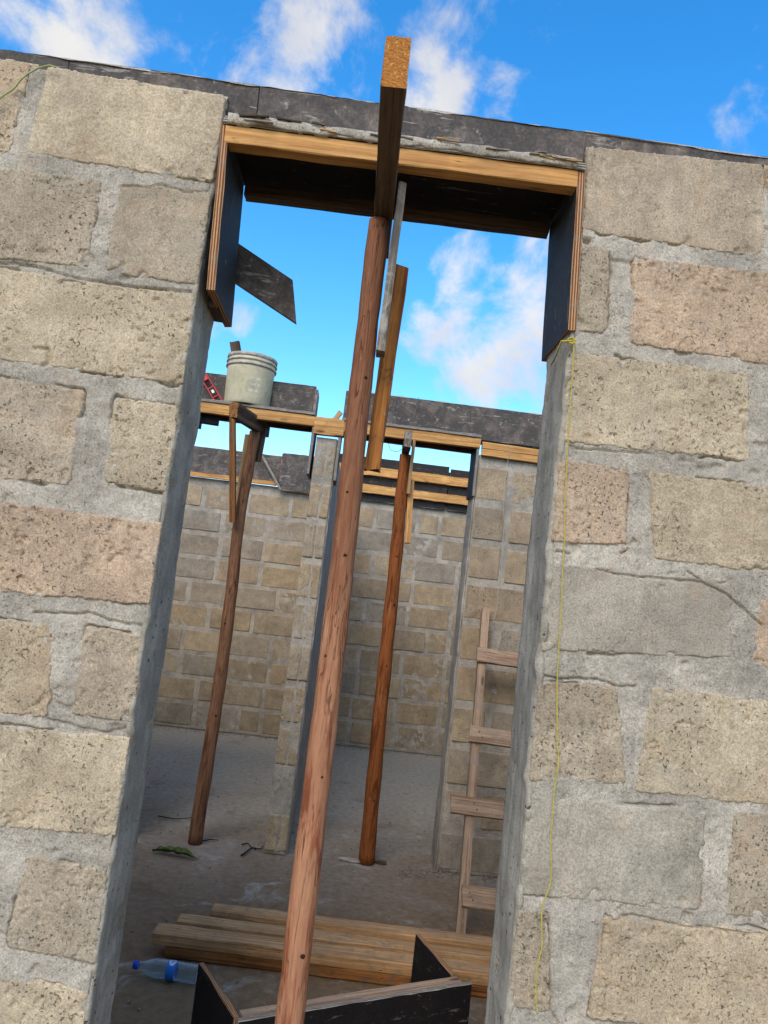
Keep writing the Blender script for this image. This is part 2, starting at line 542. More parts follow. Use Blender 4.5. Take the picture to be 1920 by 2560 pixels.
def mat_pole(name, base, red, pale, top_tone=None):
    m, nt, out = new_mat(name)
    tc = nd(nt, 'ShaderNodeTexCoord').outputs['Object']
    st = nd(nt, 'ShaderNodeVectorMath', {0: tc, 1: (34.0, 34.0, 3.4)}, operation='MULTIPLY').outputs[0]
    g = noise(nt, st, 1.0, 6, .66, 1.0)
    st2 = nd(nt, 'ShaderNodeVectorMath', {0: tc, 1: (120.0, 120.0, 16.0)}, operation='MULTIPLY').outputs[0]
    g2 = noise(nt, st2, 1.0, 4, .65, .4)
    b = noise(nt, nd(nt, 'ShaderNodeVectorMath', {0: tc, 1: (9, 9, 2.2)}, operation='MULTIPLY').outputs[0], 1.0, 4, .6, .8)
    col = mixc(nt, ramp01(nt, g, .46, .66, 0, .85), lin(base), lin(red))
    col = mixc(nt, ramp01(nt, b, .54, .74, 0, .75), col, lin(pale))
    if top_tone:                                              # darker brown towards the top of the pole, broken up by noise
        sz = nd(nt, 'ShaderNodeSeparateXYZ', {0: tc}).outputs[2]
        col = mixc(nt, ramp01(nt, math_(nt, 'MULTIPLY_ADD', g, 1.6, sz), 2.0, 2.9, 0, .85), col, lin(top_tone))
    f = math_(nt, 'MULTIPLY', ramp01(nt, g2, .3, .7, .84, 1.12), ramp01(nt, b, .2, .8, .88, 1.1))
    col = mixc(nt, 1.0, col, nd(nt, 'ShaderNodeCombineColor', {0: f, 1: f, 2: f}).outputs[0], 'MULTIPLY')
    fs = noise(nt, nd(nt, 'ShaderNodeVectorMath', {0: tc, 1: (46.0, 46.0, 2.6)}, operation='MULTIPLY').outputs[0], 1.0, 3, .6, .9)
    fis = math_(nt, 'MULTIPLY', ramp01(nt, math_(nt, 'ABSOLUTE', math_(nt, 'SUBTRACT', fs, .5)), .014, .004), ramp01(nt, b, .42, .58))
    col = mixc(nt, math_(nt, 'MULTIPLY', fis, .65), col, lin('3a2014'))
    spl = noise(nt, tc, 55.0, 4, .65, .4)
    col = mixc(nt, ramp01(nt, spl, .68, .74, 0, .55), col, lin('b3a796'))
    h = math_(nt, 'ADD', math_(nt, 'MULTIPLY', g, 1.2), math_(nt, 'MULTIPLY', g2, .6))
    h = math_(nt, 'SUBTRACT', h, math_(nt, 'MULTIPLY', fis, .8))
    finish(nt, out, col, .85, h, .0034, .9, spec=.12)
    return m


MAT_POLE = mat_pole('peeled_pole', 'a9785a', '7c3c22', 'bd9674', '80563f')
MAT_POLE_RED = mat_pole('red_pole', '96582f', '5f2f18', 'a87a52')
MAT_POLE_BROWN = mat_pole('brown_pole', '8d674c', '573524', '9c7e66')


def mat_plain(name, col, rough=.6, var=.15, scale=40, spec=.3, bump=.0, **kw):
    m, nt, out = new_mat(name)
    tc = nd(nt, 'ShaderNodeTexCoord').outputs['Object']
    n = noise(nt, tc, scale, 4, .6, .3)
    f = ramp01(nt, n, .3, .7, 1 - var, 1 + var)
    c = mixc(nt, 1.0, lin(col), nd(nt, 'ShaderNodeCombineColor', {0: f, 1: f, 2: f}).outputs[0], 'MULTIPLY')
    finish(nt, out, c, rough, n if bump else None, bump or .001, .7, spec=spec, **kw)
    return m


def mat_bucket():
    m, nt, out = new_mat('bucket_plastic')
    tc = nd(nt, 'ShaderNodeTexCoord').outputs['Object']
    n1 = noise(nt, tc, 7.0, 5, .65, .6)
    n2 = noise(nt, tc, 45.0, 4, .6, .4)
    st = nd(nt, 'ShaderNodeVectorMath', {0: tc, 1: (50, 50, 4)}, operation='MULTIPLY').outputs[0]
    n3 = noise(nt, st, 1.0, 4, .6)
    sx = nd(nt, 'ShaderNodeSeparateXYZ', {0: tc})
    col = mixc(nt, ramp01(nt, n1, .35, .65), lin('b3aa8c'), lin('c9bfa2'))
    col = mixc(nt, ramp01(nt, n3, .58, .72, 0, .6), col, lin('d3cbb4'))
    # faded print, rubbed to a column of pale smears on the front right
    px = ramp01(nt, math_(nt, 'ABSOLUTE', math_(nt, 'SUBTRACT', sx.outputs[0], .055)), .042, .02)
    rows = ramp01(nt, math_(nt, 'SINE', math_(nt, 'MULTIPLY', sx.outputs[2], 165.0)), -.1, .5)
    pz = math_(nt, 'MULTIPLY', ramp01(nt, sx.outputs[2], .05, .08), ramp01(nt, sx.outputs[2], .235, .215))
    front = ramp01(nt, sx.outputs[1], -.02, -.05)
    pr = math_(nt, 'MULTIPLY', math_(nt, 'MULTIPLY', px, pz), math_(nt, 'MULTIPLY', math_(nt, 'MULTIPLY', rows, front), ramp01(nt, n2, .42, .58)))
    col = mixc(nt, math_(nt, 'MULTIPLY', pr, .75), col, mixc(nt, ramp01(nt, sx.outputs[2], .17, .19), lin('dfe2dc'), lin('dcb7a2')))
    # cement splashes below the rings
    cz = ramp01(nt, math_(nt, 'MULTIPLY_ADD', n2, .05, sx.outputs[2]), .245, .265)
    col = mixc(nt, math_(nt, 'MULTIPLY', cz, .6), col, lin('d8d0ba'))
    col = mixc(nt, ramp01(nt, n2, .60, .70, 0, .35), col, lin('75705f'))
    col = mixc(nt, ramp01(nt, n1, .50, .66, 0, .5), col, lin('8a836c'))
    finish(nt, out, col, .7, n2, .001, .5, spec=.2)
    return m


MAT_BUCKET = mat_bucket()
MAT_BUCKET_RIM = mat_plain('bucket_rim_plastic', 'aaa295', .6, .35, 30)
MAT_RED = mat_plain('red_enamel', 'c8182c', .4, .12, 60)
MAT_RUBBER = mat_plain('black_rubber', '1d2320', .7, .2, 60)
MAT_VIAL = mat_plain('vial_acrylic', 'c9d3c4', .2, .1, 60)
MAT_CAP = mat_plain('blue_cap_plastic', '1247b8', .4, .1, 50)
MAT_STRING = mat_plain('yellow_nylon', 'b9a83e', .7, .25, 300)
MAT_TWINE = mat_plain('pale_twine', 'b9b3a4', .9, .2, 200)
MAT_GREEN = mat_plain('green_nylon', '98a066', .7, .2, 200)
MAT_WIRE = mat_plain('binding_wire', '6f6a66', .6, .3, 200)
MAT_TWIG = mat_plain('dry_twig', '2e241b', .9, .3, 120)
MAT_STRAW = mat_plain('dry_straw', '8f8468', .9, .3, 120)
MAT_LEAF = mat_plain('green_leaf', '47551c', .6, .45, 45, bump=.002)
MAT_CHIP = mat_plain('wood_chip', 'a69a8a', .9, .3, 60)
MAT_CRUMB = mat_plain('cement_crumb', '857b6e', .95, .25, 90, bump=.002)
MAT_GROUND = mat_plain('earth', '86704f', .95, .3, 3, bump=.01)


def mat_bottle():
    m, nt, out = new_mat('clear_bottle_plastic')
    lw = nd(nt, 'ShaderNodeLayerWeight', {'Blend': .38}).outputs[1]
    gl = nd(nt, 'ShaderNodeBsdfPrincipled', {'Base Color': (.80, .90, .97, 1), 'Roughness': .12, 'Specular IOR Level': .6, 'IOR': 1.45})
    tr = nd(nt, 'ShaderNodeBsdfTransparent', {'Color': (.72, .82, .88, 1)})
    mx = nd(nt, 'ShaderNodeMixShader', {0: math_(nt, 'MULTIPLY_ADD', lw, .60, .04), 1: tr.outputs[0], 2: gl.outputs[0]})
    nt.links.new(mx.outputs[0], out.inputs[0])
    return m


def mat_label():
    m, nt, out = new_mat('bottle_label_print')
    tc = nd(nt, 'ShaderNodeTexCoord').outputs['Object']
    sx = nd(nt, 'ShaderNodeSeparateXYZ', {0: tc})
    ang = math_(nt, 'ARCTAN2', sx.outputs[1], sx.outputs[0])
    z = sx.outputs[2]
    # white drop-shaped emblem with blue strokes, repeated front and back
    u = math_(nt, 'MULTIPLY', math_(nt, 'SUBTRACT', math_(nt, 'ABSOLUTE', math_(nt, 'SUBTRACT', math_(nt, 'ABSOLUTE', ang), 1.57)), 0.0), .034)
    v = math_(nt, 'SUBTRACT', z, .154)
    e = math_(nt, 'ADD', math_(nt, 'POWER', math_(nt, 'DIVIDE', u, .022), 2.0), math_(nt, 'POWER', math_(nt, 'DIVIDE', v, .014), 2.0))
    white = ramp01(nt, e, 1.05, .9)
    bars = ramp01(nt, math_(nt, 'SINE', math_(nt, 'MULTIPLY', u, 900.0)), .1, .5)
    inner = ramp01(nt, e, .5, .4)
    col = mixc(nt, white, lin('1d6fc4'), lin('c9dcea'))
    col = mixc(nt, math_(nt, 'MULTIPLY', inner, bars), col, lin('2a5fa8'))
    finish(nt, out, col, .4, None, spec=.4)
    return m


MAT_BOTTLE = mat_bottle()
MAT_LABEL = mat_label()

# ---------------------------------------------------------------- ground and floor
def sheet(name, x0, x1, y0, y1, z, mat, n=2, amp=0, seed=0):
    xs = np.linspace(x0, x1, n); ys = np.linspace(y0, y1, n)
    X, Y = np.meshgrid(xs, ys)
    Z = z + (amp * fbm(X * 1.7, Y * 1.7, seed, 4) if amp else 0 * X)
    return put(name, quad_mesh(name, np.stack([X, Y, Z], -1), grid_faces(n, n), mat))


g = sheet('ground', -400, 400, -400, 400, -.16, MAT_GROUND)
g['kind'] = 'structure'
# floor slab: top sheet with slight unevenness and a solid edge
xs = np.linspace(-4.2, 4.2, 180); ys = np.linspace(-.02, 6.55, 150)
X, Y = np.meshgrid(xs, ys)
V = np.stack([X, Y, -.002 + .004 * fbm(X * 2.2, Y * 2.2, 5, 4)], -1)
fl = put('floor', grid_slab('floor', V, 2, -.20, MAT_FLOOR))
fl['kind'] = 'structure'

# ---------------------------------------------------------------- masonry
TAN = [lin(h) for h in ('b9a68b', 'bdac91', 'b1a089', 'bda48a', 'ab9c86')]
GREYISH = [lin(h) for h in ('a89f8f', 'a79d8d', 'a1998b')]
INNER = [lin(h) for h in ('b8a486', 'b49f80', 'b3a38a', 'aa997f', 'bba788', 'ab9d88', 'a59a88', 'b09c80')]
GROOVES = []                                             # crack polylines (x, z) on the front face


def groove(x, z, seed=0):
    g = np.zeros_like(x)
    wob = .004 * fbm(x * 45, z * 45, 91, 3)
    wob2 = .004 * fbm(x * 45 + 40, z * 45, 92, 3)
    for pl_, wd, dp in GROOVES:
        for (ax, az), (bx, bz) in zip(pl_[:-1], pl_[1:]):
            if min(ax, bx) - .03 > x.max() or max(ax, bx) + .03 < x.min() or min(az, bz) - .03 > z.max() or max(az, bz) + .03 < z.min():
                continue
            dx, dz = bx - ax, bz - az
            L2 = dx * dx + dz * dz
            t = np.clip(((x + wob - ax) * dx + (z + wob2 - az) * dz) / L2, 0, 1)
            d = np.hypot(x + wob - ax - t * dx, z + wob2 - az - t * dz)
            g = np.maximum(g, dp * np.exp(-(d / wd) ** 2))
    return g


def face_dist(quad, x, z):
    """signed distance inside a (convex, clockwise TL TR BR BL) quad, rounded at the corners"""
    ds = []
    for i in range(4):
        (ax, az), (bx, bz) = quad[i], quad[(i + 1) % 4]
        L = math.hypot(bx - ax, bz - az)
        ds.append(((x - ax) * (bz - az) - (z - az) * (bx - ax)) / L)
    dz = np.minimum(ds[0], ds[2]); dx = np.minimum(ds[1], ds[3])
    r = .007
    cx = np.maximum(r - dx, 0); cz = np.maximum(r - dz, 0)
    return np.where((dx < r) & (dz < r), r - np.hypot(cx, cz), np.minimum(dx, dz))


def hero_block(parent, quad, rough, color, seed, res=.0031, proud=.002, y0=0.0):
    q = np.array(quad, float)
    W = max(q[:, 0].max() - q[:, 0].min(), .05); H = max(q[:, 1].max() - q[:, 1].min(), .05)
    m = .012
    nx = max(6, int((W + 2 * m) / res)); nz = max(6, int((H + 2 * m) / res))
    s = np.linspace(-m / W, 1 + m / W, nx)[None, :]; t = np.linspace(-m / H, 1 + m / H, nz)[:, None]
    P = ((1 - s) * (1 - t))[..., None] * q[0] + (s * (1 - t))[..., None] * q[1] + (s * t)[..., None] * q[2] + ((1 - s) * t)[..., None] * q[3]
    x, z = P[..., 0], P[..., 1]
    d = face_dist(q, x, z) + .0055 * fbm(x * 13, z * 13, seed, 4) + .0030 * fbm(x * 120, z * 120, seed + 3, 2)
    d = d + .003
    prof = sst(-.002, .002, d)
    rel = .0014 * fbm(x * 6, z * 6, seed + 5, 3) + (.0005 + .0011 * rough) * fbm(x * 70, z * 70, seed + 8, 3)
    pits = sst(.30, .62, fbm(x * 95, z * 80, seed + 11, 2)) * sst(-.25, .35, fbm(x * 9, z * 9, seed + 12, 2))
    rel = rel + .0065 * rough * pits
    chips = sst(.35, .6, fbm(x * 30, z * 30, seed + 14, 2)) * sst(.05, .0, d)
    rel = rel + .007 * chips
    y = y0 + .018 * (1 - prof) + prof * (-proud + rel + groove(x, z))
    x = np.clip(x, XR + .003, None) if q[:, 0].mean() > 0 else np.clip(x, None, XL - .003)
    c = (q[:, 0].mean(), y0, q[:, 1].mean())
    Vb = np.stack([x - c[0], y - y0, z - c[2]], -1)
    me = grid_slab('block', Vb, 1, .188, MAT_BLOCK if rough > .35 else MAT_BLOCK_SMOOTH, flip=False)
    o = put('block', me, parent, c)
    o.color = color
    return o


def uneven_axis(a, b, fa, fb, fine, coarse):
    pts = [a]
    while pts[-1] < b:
        st = fine if fa - .02 <= pts[-1] <= fb else coarse
        pts.append(min(b, pts[-1] + st))
    return np.array(pts)


def hero_mortar(parent, x0, x1, z0, z1, fx, quads, seed):
    xs = uneven_axis(x0, x1, fx[0], fx[1], .0031, .02)
    zs = uneven_axis(z0, z1, .60, 2.85, .0031, .03)[::-1]
    X, Z = np.meshgrid(xs, zs)
    Yh = .0012 + .0030 * fbm(X * 9, Z * 9, seed, 3) + .0034 * fbm(X * 45, Z * 45, seed + 2, 4) + .0008 * fbm(X * 170, Z * 170, seed + 4, 2)
    Yh = Yh + .006 * sst(.45, .7, fbm(X * 22, Z * 30, seed + 6, 2))
    for i, q in enumerate(quads):
        q = np.array(q)
        sx = (xs > q[:, 0].min() - .03) & (xs < q[:, 0].max() + .03)
        sz = (zs > q[:, 1].min() - .03) & (zs < q[:, 1].max() + .03)
        ix = np.ix_(sz, sx)
        x, z = X[ix], Z[ix]
        if not x.size:
            continue
        d = face_dist(q, x, z) + .0075 * fbm(x * 26, z * 26, seed * 0 + 1000 + i * 13, 3)
        sm = sst(.18, .40, fbm(x * 11 + i, z * 11, seed + 300 + i, 3))
        Yh[ix] += .011 * sst(.002, .016, d) * (1 - sm * sst(.045, .012, d))
        # joint opened up along parts of the block's edge
        msk = sst(.22, .42, fbm(x * 9, z * 7 + i, seed + 40 + i, 2))
        Yh[ix] += .018 * np.exp(-((d + .003 + .002 * fbm(x * 60, z * 60, seed + 900 + i, 2)) / .0024) ** 2) * msk
    Yh = Yh + groove(X, Z)
    V = np.stack([X - parent.location.x, Yh - parent.location.y, Z - parent.location.z], -1)
    return put('mortar', grid_slab('mortar', V, 1, .19, MAT_MORTAR), parent, parent.location)


XL, XR = -.466, .401
COURSE = .25
# blocks measured on the front face: TL, TR, BR, BL as (x, z); third value how pitted the face is, fourth a tint
LEFT_BLOCKS = [
    (((-1.081, 2.754), (-0.932, 2.755), (-0.943, 2.533), (-1.042, 2.530)), .5, 0), (((-0.885, 2.751), (-0.456, 2.741), (-0.462, 2.528), (-0.901, 2.534)), .15, 1),
    (((-1.034, 2.483), (-0.724, 2.492), (-0.727, 2.285), (-0.997, 2.273)), .55, 4), (((-0.675, 2.493), (-0.464, 2.496), (-0.460, 2.274), (-0.681, 2.277)), .3, 4),
    (((-0.937, 2.251), (-0.457, 2.246), (-0.464, 2.037), (-0.901, 2.042)), .9, 1),
    (((-0.950, 2.003), (-0.685, 1.994), (-0.686, 1.782), (-0.910, 1.772)), .6, 2), (((-0.612, 1.985), (-0.461, 1.987), (-0.460, 1.789), (-0.608, 1.795)), .6, 1),
    (((-0.846, 1.724), (-0.460, 1.716), (-0.466, 1.541), (-0.813, 1.528)), 1.0, 3),
    (((-0.856, 1.466), (-0.667, 1.470), (-0.654, 1.278), (-0.822, 1.270)), .7, 0), (((-0.598, 1.474), (-0.466, 1.465), (-0.465, 1.288), (-0.597, 1.291)), .5, 2),
    (((-0.767, 1.245), (-0.469, 1.250), (-0.472, 1.049), (-0.732, 1.044)), 1.0, 1),
    (((-0.892, 0.983), (-0.711, 0.987), (-0.700, 0.812), (-0.860, 0.806)), .7, 0), (((-0.644, 0.985), (-0.478, 0.977), (-0.469, 0.790), (-0.656, 0.809)), .8, 4),
    (((-0.679, 0.748), (-0.481, 0.733), (-0.473, 0.580), (-0.651, 0.582)), .8, 1),
]
RIGHT_BLOCKS = [
    (((0.397, 2.742), (0.838, 2.759), (0.854, 2.524), (0.414, 2.534)), .12, 2), (((0.852, 2.759), (1.106, 2.763), (1.117, 2.533), (0.867, 2.524)), .4, 0),
    (((0.414, 2.496), (0.477, 2.493), (0.496, 2.284), (0.420, 2.285)), .9, 4), (((0.542, 2.477), (0.981, 2.490), (0.968, 2.262), (0.549, 2.272)), .7, 3),
    (((0.411, 2.232), (0.832, 2.232), (0.848, 2.027), (0.407, 2.018)), .8, 1), (((0.899, 2.237), (1.130, 2.239), (1.140, 2.038), (0.912, 2.026)), .6, 0),
    (((0.402, 1.971), (0.566, 1.972), (0.573, 1.798), (0.399, 1.783)), .6, 3), (((0.617, 1.971), (0.998, 1.968), (1.009, 1.772), (0.647, 1.772)), .85, 1),
    (((0.412, 1.729), (0.823, 1.740), (0.837, 1.571), (0.404, 1.538)), .2, 6), (((0.898, 1.712), (1.154, 1.725), (1.161, 1.573), (0.886, 1.558)), .6, 3),
    (((0.398, 1.462), (0.580, 1.477), (0.618, 1.271), (0.400, 1.257)), .7, 4), (((0.664, 1.484), (1.036, 1.484), (1.048, 1.257), (0.643, 1.257)), .85, 1),
    (((0.397, 1.216), (0.801, 1.226), (0.802, 1.020), (0.398, 1.014)), .3, 5), (((0.865, 1.233), (1.177, 1.240), (1.187, 1.024), (0.864, 1.019)), .4, 4),
    (((0.398, 0.981), (0.469, 0.979), (0.491, 0.781), (0.401, 0.784)), .5, 4), (((0.587, 0.985), (1.063, 0.988), (1.075, 0.774), (0.582, 0.777)), .95, 0),
]
GROOVES += [
    ([(-0.969, 2.263), (-0.850, 2.270), (-0.742, 2.250), (-0.600, 2.250), (-0.464, 2.256)], 0.0021, .010),
    ([(-0.674, 2.487), (-0.615, 2.493), (-0.585, 2.503), (-0.530, 2.494), (-0.468, 2.500)], 0.0018, .009),
    ([(-0.712, 1.492), (-0.598, 1.503), (-0.526, 1.491), (-0.465, 1.488)], 0.0023, .011),
    ([(-0.494, 2.032), (-0.477, 2.056), (-0.442, 2.029)], 0.0016, .008),
    ([(-0.651, 1.271), (-0.560, 1.259), (-0.515, 1.258), (-0.469, 1.278)], 0.0021, .010),
    ([(0.514, 1.729), (0.621, 1.726), (0.761, 1.730), (0.817, 1.708), (0.907, 1.649)], 0.0019, .010),
    ([(0.722, 1.752), (0.767, 1.728)], 0.0018, .009),
    ([(0.390, 1.459), (0.414, 1.482), (0.451, 1.476), (0.498, 1.485), (0.556, 1.485), (0.583, 1.476), (0.625, 1.482)], 0.0023, .013),
    ([(0.427, 2.007), (0.479, 2.005), (0.582, 2.011), (0.620, 2.015)], 0.0018, .009),
    ([(0.417, 1.759), (0.447, 1.761)], 0.0019, .012),
    ([(0.569, 1.774), (0.581, 1.788)], 0.0019, .012),
    ([(0.479, 2.485), (0.489, 2.434), (0.484, 2.364), (0.495, 2.298)], 0.0019, .009),
    ([(0.479, 0.843), (0.497, 0.816), (0.495, 0.783), (0.517, 0.758)], 0.0019, .010),
    ([(0.598, 0.989), (0.619, 0.979), (0.659, 0.993), (0.747, 0.982), (0.824, 0.984), (0.949, 0.982)], 0.0025, .010),
    ([(0.418, 2.508), (0.427, 2.506)], .006, .02),
    ([(-0.808, 2.078), (-0.780, 2.079), (-0.770, 2.048), (-0.782, 2.041)], .004, .010),
]


def course_fill(xa, xb, zb, zt, odd):
    """regular blocks (outside the picture) between xa and xb in one course"""
    out = []
    x = xa
    first = True
    while x < xb - .08:
        w = .21 if (first and odd) else .43
        e = min(x + w, xb)
        out.append(((x, zt), (e, zt), (e, zb), (x, zb)))
        x = e + .04
        first = False
    return out


def front_wall(side, measured, label):
    rng = random.Random(3 if side < 0 else 4)
    x_in = XL + .013 if side < 0 else XR - .013
    x_out = -3.48 if side < 0 else 3.48
    w = thing('block_wall', ((x_in + x_out) / 2, 0, -.15), label, 'wall')
    quads = []
    for i, (q, rough, ti) in enumerate(measured):
        q = [(min(px, XL - .004) if side < 0 else max(px, XR + .004), pz) for px, pz in q]
        c = (TAN + GREYISH)[ti]
        hero_block(w, q, rough, c, 100 + i * 13 + (400 if side > 0 else 0), proud=.0002 + .0024 * rng.random())
        quads.append(q)
    # the rest of the wall, outside the picture
    for k in range(11):
        zt = 2.509 - COURSE * (k - 1) - .02
        zb = zt - .212
        mine = [q for q in quads if abs((q[0][1] + q[2][1]) / 2 - (zt + zb) / 2) < .1]
        if side < 0:
            edge = min([min(p[0] for p in q) for q in mine] + [XL + .02]) - .04
            rest = [tuple((-px, pz) for px, pz in (q[1], q[0], q[3], q[2])) for q in course_fill(-edge, 3.4, zb, zt, False)]
        else:
            edge = max([max(p[0] for p in q) for q in mine] + [XR - .02]) + .04
            rest = course_fill(edge, 3.4, zb, zt, False)
        for q in rest:
            if abs(q[1][0] - q[0][0]) < .06:
                continue
            hero_block(w, q, .6, rng.choice(TAN), rng.randrange(9999), res=.014)
            quads.append(q)
    if side < 0:
        hero_mortar(w, x_out, XL - .010, -.15, 2.745, (-1.02, XL), quads, 21)
    else:
        hero_mortar(w, XR + .010, x_out, -.15, 2.70, (XR, 1.06), quads, 22)
    # smooth rendered reveal of the doorway, its front arris ragged
    zs = np.arange(-.0, 2.66 if side > 0 else 2.64, .006)
    prof = [(.014, .016), (.014, .004), (.009, -.001), (.003, .001), (0, .006), (0, .012)] + [(0, v) for v in np.arange(.02, .185, .008)] + [(0, .192), (.004, .199), (.014, .2)]
    A = np.array(prof)
    Zg, I = np.meshgrid(zs, np.arange(len(A)), indexing='ij')
    dep = A[I, 1]; off = A[I, 0]
    bump = .0060 * fbm(Zg * 4, dep * 12, 31 + side, 4) + .0024 * fbm(Zg * 30, dep * 90, 33 + side, 3)
    rag = .009 * fbm(Zg * 22, Zg * 0 + side, 35, 3) + .004 * fbm(Zg * 90, Zg * 0, 36, 2)
    ph = np.abs(((2.509 - Zg) / COURSE + .5) % 1.0 - .5) * COURSE      # distance to the nearest bed joint
    bump = bump - .0045 * np.exp(-((ph + .008 * fbm(dep * 25, Zg * 6, 39, 2)) / .018) ** 2) * (.4 + fbm(Zg * 3, dep * 8, 40, 2))
    face = (XL if side < 0 else XR)
    xx = face + side * (off + bump * (off < .002)) 
    yy = dep + np.where(dep < .015, rag + .002, 0)
    V = np.stack([xx, yy, Zg], -1) - np.array(w.location)
    put('reveal_render', quad_mesh('reveal_render', V, grid_faces(V.shape[0], V.shape[1], flip=side > 0), MAT_PLASTER), w, w.location)
    return w


front_wall(-1, LEFT_BLOCKS, 'sandcrete block wall on the left side of the front doorway')
front_wall(1, RIGHT_BLOCKS, 'sandcrete block wall on the right side of the doorway, yellow string on it')

# ---- inner walls: blocks share a few relief meshes
def small_block(w, h, d, seed, nx=18, nz=10, rd=.02):
    ex = np.array([.003, .006, .010, .015])
    xs = np.sort(np.concatenate([np.linspace(-w / 2, w / 2, nx), -w / 2 + ex, w / 2 - ex]))
    zs = np.sort(np.concatenate([np.linspace(-h / 2, h / 2, nz), -h / 2 + ex, h / 2 - ex]))[::-1]
    X, Z = np.meshgrid(xs, zs)
    q = [(-w / 2, h / 2), (w / 2, h / 2), (w / 2, -h / 2), (-w / 2, -h / 2)]
    dd = face_dist(q, X, Z) + .001 + .003 * fbm(X * 16, Z * 16, seed, 2)
    Y = .016 * (1 - sst(-.001, .004, dd)) + .0012 * fbm(X * 9, Z * 9, seed + 1, 3) + .0016 * fbm(X * 30, Z * 30, seed + 2, 2)
    return grid_slab('block', np.stack([X, Y, Z], -1), 1, d, MAT_BLOCK)


FULL = [small_block(.418, .207, .16, 500 + i) for i in range(6)]
HALF = [small_block(.192, .203, .16, 520 + i, nx=10) for i in range(4)]


def plain_mortar(parent, x0, x1, y0, y1, z0, z1, seed, res=.022):
    xs = np.arange(x0, x1 + res, res); zs = np.arange(z0, z1 + res, res)[::-1]
    xs[-1] = x1; zs[0] = z1
    X, Z = np.meshgrid(xs, zs)
    Yh = y0 + .002 + .003 * fbm(X * 14, Z * 14, seed, 3) + .003 * fbm(X * 40, Z * 40, seed + 1, 2)
    V = np.stack([X, Yh, Z], -1) - np.array(parent.location)
    return put('mortar', grid_slab('mortar', V, 1, y1 - parent.location.y, MAT_MORTAR), parent, parent.location)


def inner_wall(label, x0, x1, y, thick, ztop, z_first, start_from, seed, group=None, starts=None):
    """running-bond block wall whose face is at y; start_from = +1 grows from x0, -1 from x1"""
    rng = random.Random(seed)
    w = thing('block_wall', ((x0 + x1) / 2, y, 0), label, 'wall', group)
    n = int(round((ztop - z_first) / COURSE + .3))
    for k in range(n):
        zc = z_first + COURSE * (k + .5)
        if zc + .09 > ztop:
            break
        x = 0.0
        L = x1 - x0
        half = k % 2 == 1
        while x < L - .06:
            use_half = (half and x == 0) or rng.random() < .07
            wd = .20 if use_half else .425
            sc = 1.0
            if x + wd > L:
                wd2 = L - x
                if wd2 < .12:
                    break
                use_half = wd2 < .3
                sc = wd2 / (.20 if use_half else .425)
                wd = wd2
            cx = (x0 + x + wd / 2) if start_from > 0 else (x1 - x - wd / 2)
            o = bpy.data.objects.new('block', rng.choice(HALF if use_half else FULL))
            link(o, w)
            o.location = (cx - w.location.x, rng.uniform(-.004, .006) - .004, zc + rng.uniform(-.006, .006))
            o.scale = (sc, 1, 1)
            o.color = [v * .95 for v in rng.choice(INNER)[:3]] + [1]
            x += wd + .032 + rng.uniform(-.008, .016)
    plain_mortar(w, x0, x1, y, y + thick, 0, ztop, seed)
    return w


YC, YF = 2.95, 6.19
inner_wall('far sandcrete block wall across the back of both rooms', -3.28, 3.28, YF, .2, 2.60, .02, 1, 8)
wr = inner_wall('inner block wall behind the ladder, right of the second doorway', .69, 3.26, YC, .2, 2.56, .0, 1, 12)
wl = inner_wall('inner block wall stub beyond the left jamb carrying the bucket form', -3.26, -1.17, YC, .2, 2.56, .0, -1, 14)
# outer side walls closing the rooms left and right
for sx_, lb, sd in ((-1, 'outer side wall closing the rooms on the left', 31), (1, 'outer side wall closing the rooms on the right', 33)):
    w = inner_wall(lb, -3.0, 3.0, 3.19, .2, 2.60, .02, 1, sd)
    w.location = (sx_ * 3.30, 3.19, 0)
    w.rotation_euler = (0, 0, R(-90 * sx_))
# render on the reveals of the cross wall
for wobj, xx, sd in ((wr, .676, 1), (wl, -1.156, -1)):
    beam('reveal_render', (xx + .006 * sd, YC + .105, .0), (xx + .006 * sd, YC + .105, 2.56), .008, .20, MAT_MORTAR, wobj, up=(0, 1, 0), seed=5, jit=.003, cham=.004)

# pier between the two rooms: block ends one above the other, each with its groove
pier = thing('partition_wall', (-.285, 2.955, 0), 'slim partition wall seen end on, grooved block ends between the two inner openings', 'wall')
PXL, PXR = -.352, -.222


def pier_block(seed):
    w, h = .128, .212
    xs = np.linspace(-w / 2, w / 2, 25); zs = np.linspace(h / 2, -h / 2, 22)
    X, Z = np.meshgrid(xs, zs)
    q = [(-w / 2, h / 2), (w / 2, h / 2), (w / 2, -h / 2), (-w / 2, -h / 2)]
    dd = face_dist(q, X, Z) + .006 + .005 * fbm(X * 25, Z * 25, seed, 2)
    Yh = .014 * (1 - sst(-.003, .008, dd)) + .003 * fbm(X * 25, Z * 25, seed + 1, 3)
    Yh = Yh + .011 * np.exp(-((X - .006 + .004 * fbm(Z * 12, Z * 0, seed + 2, 2)) / .0045) ** 2)
    return grid_slab('block', np.stack([X, Yh, Z], -1), 1, .39, MAT_BLOCK)


rng = random.Random(77)
for k in range(10):
    o = put('block', pier_block(640 + k), pier, (-.287 + rng.uniform(-.003, .003), 2.953 + rng.uniform(-.003, .003), .125 + .252 * k))
    o.color = rng.choice([INNER[0], INNER[4], GREYISH[0], INNER[2]])
plain_mortar(pier, PXL, PXR, 2.953, 6.18, 0, 2.545, 55, .012)
beam('side_render', (-.2195, 4.565, 0), (-.2195, 4.565, 2.54), .008, 3.20, MAT_MORTAR, pier, up=(0, 1, 0), seed=15, jit=.003, cham=.005)

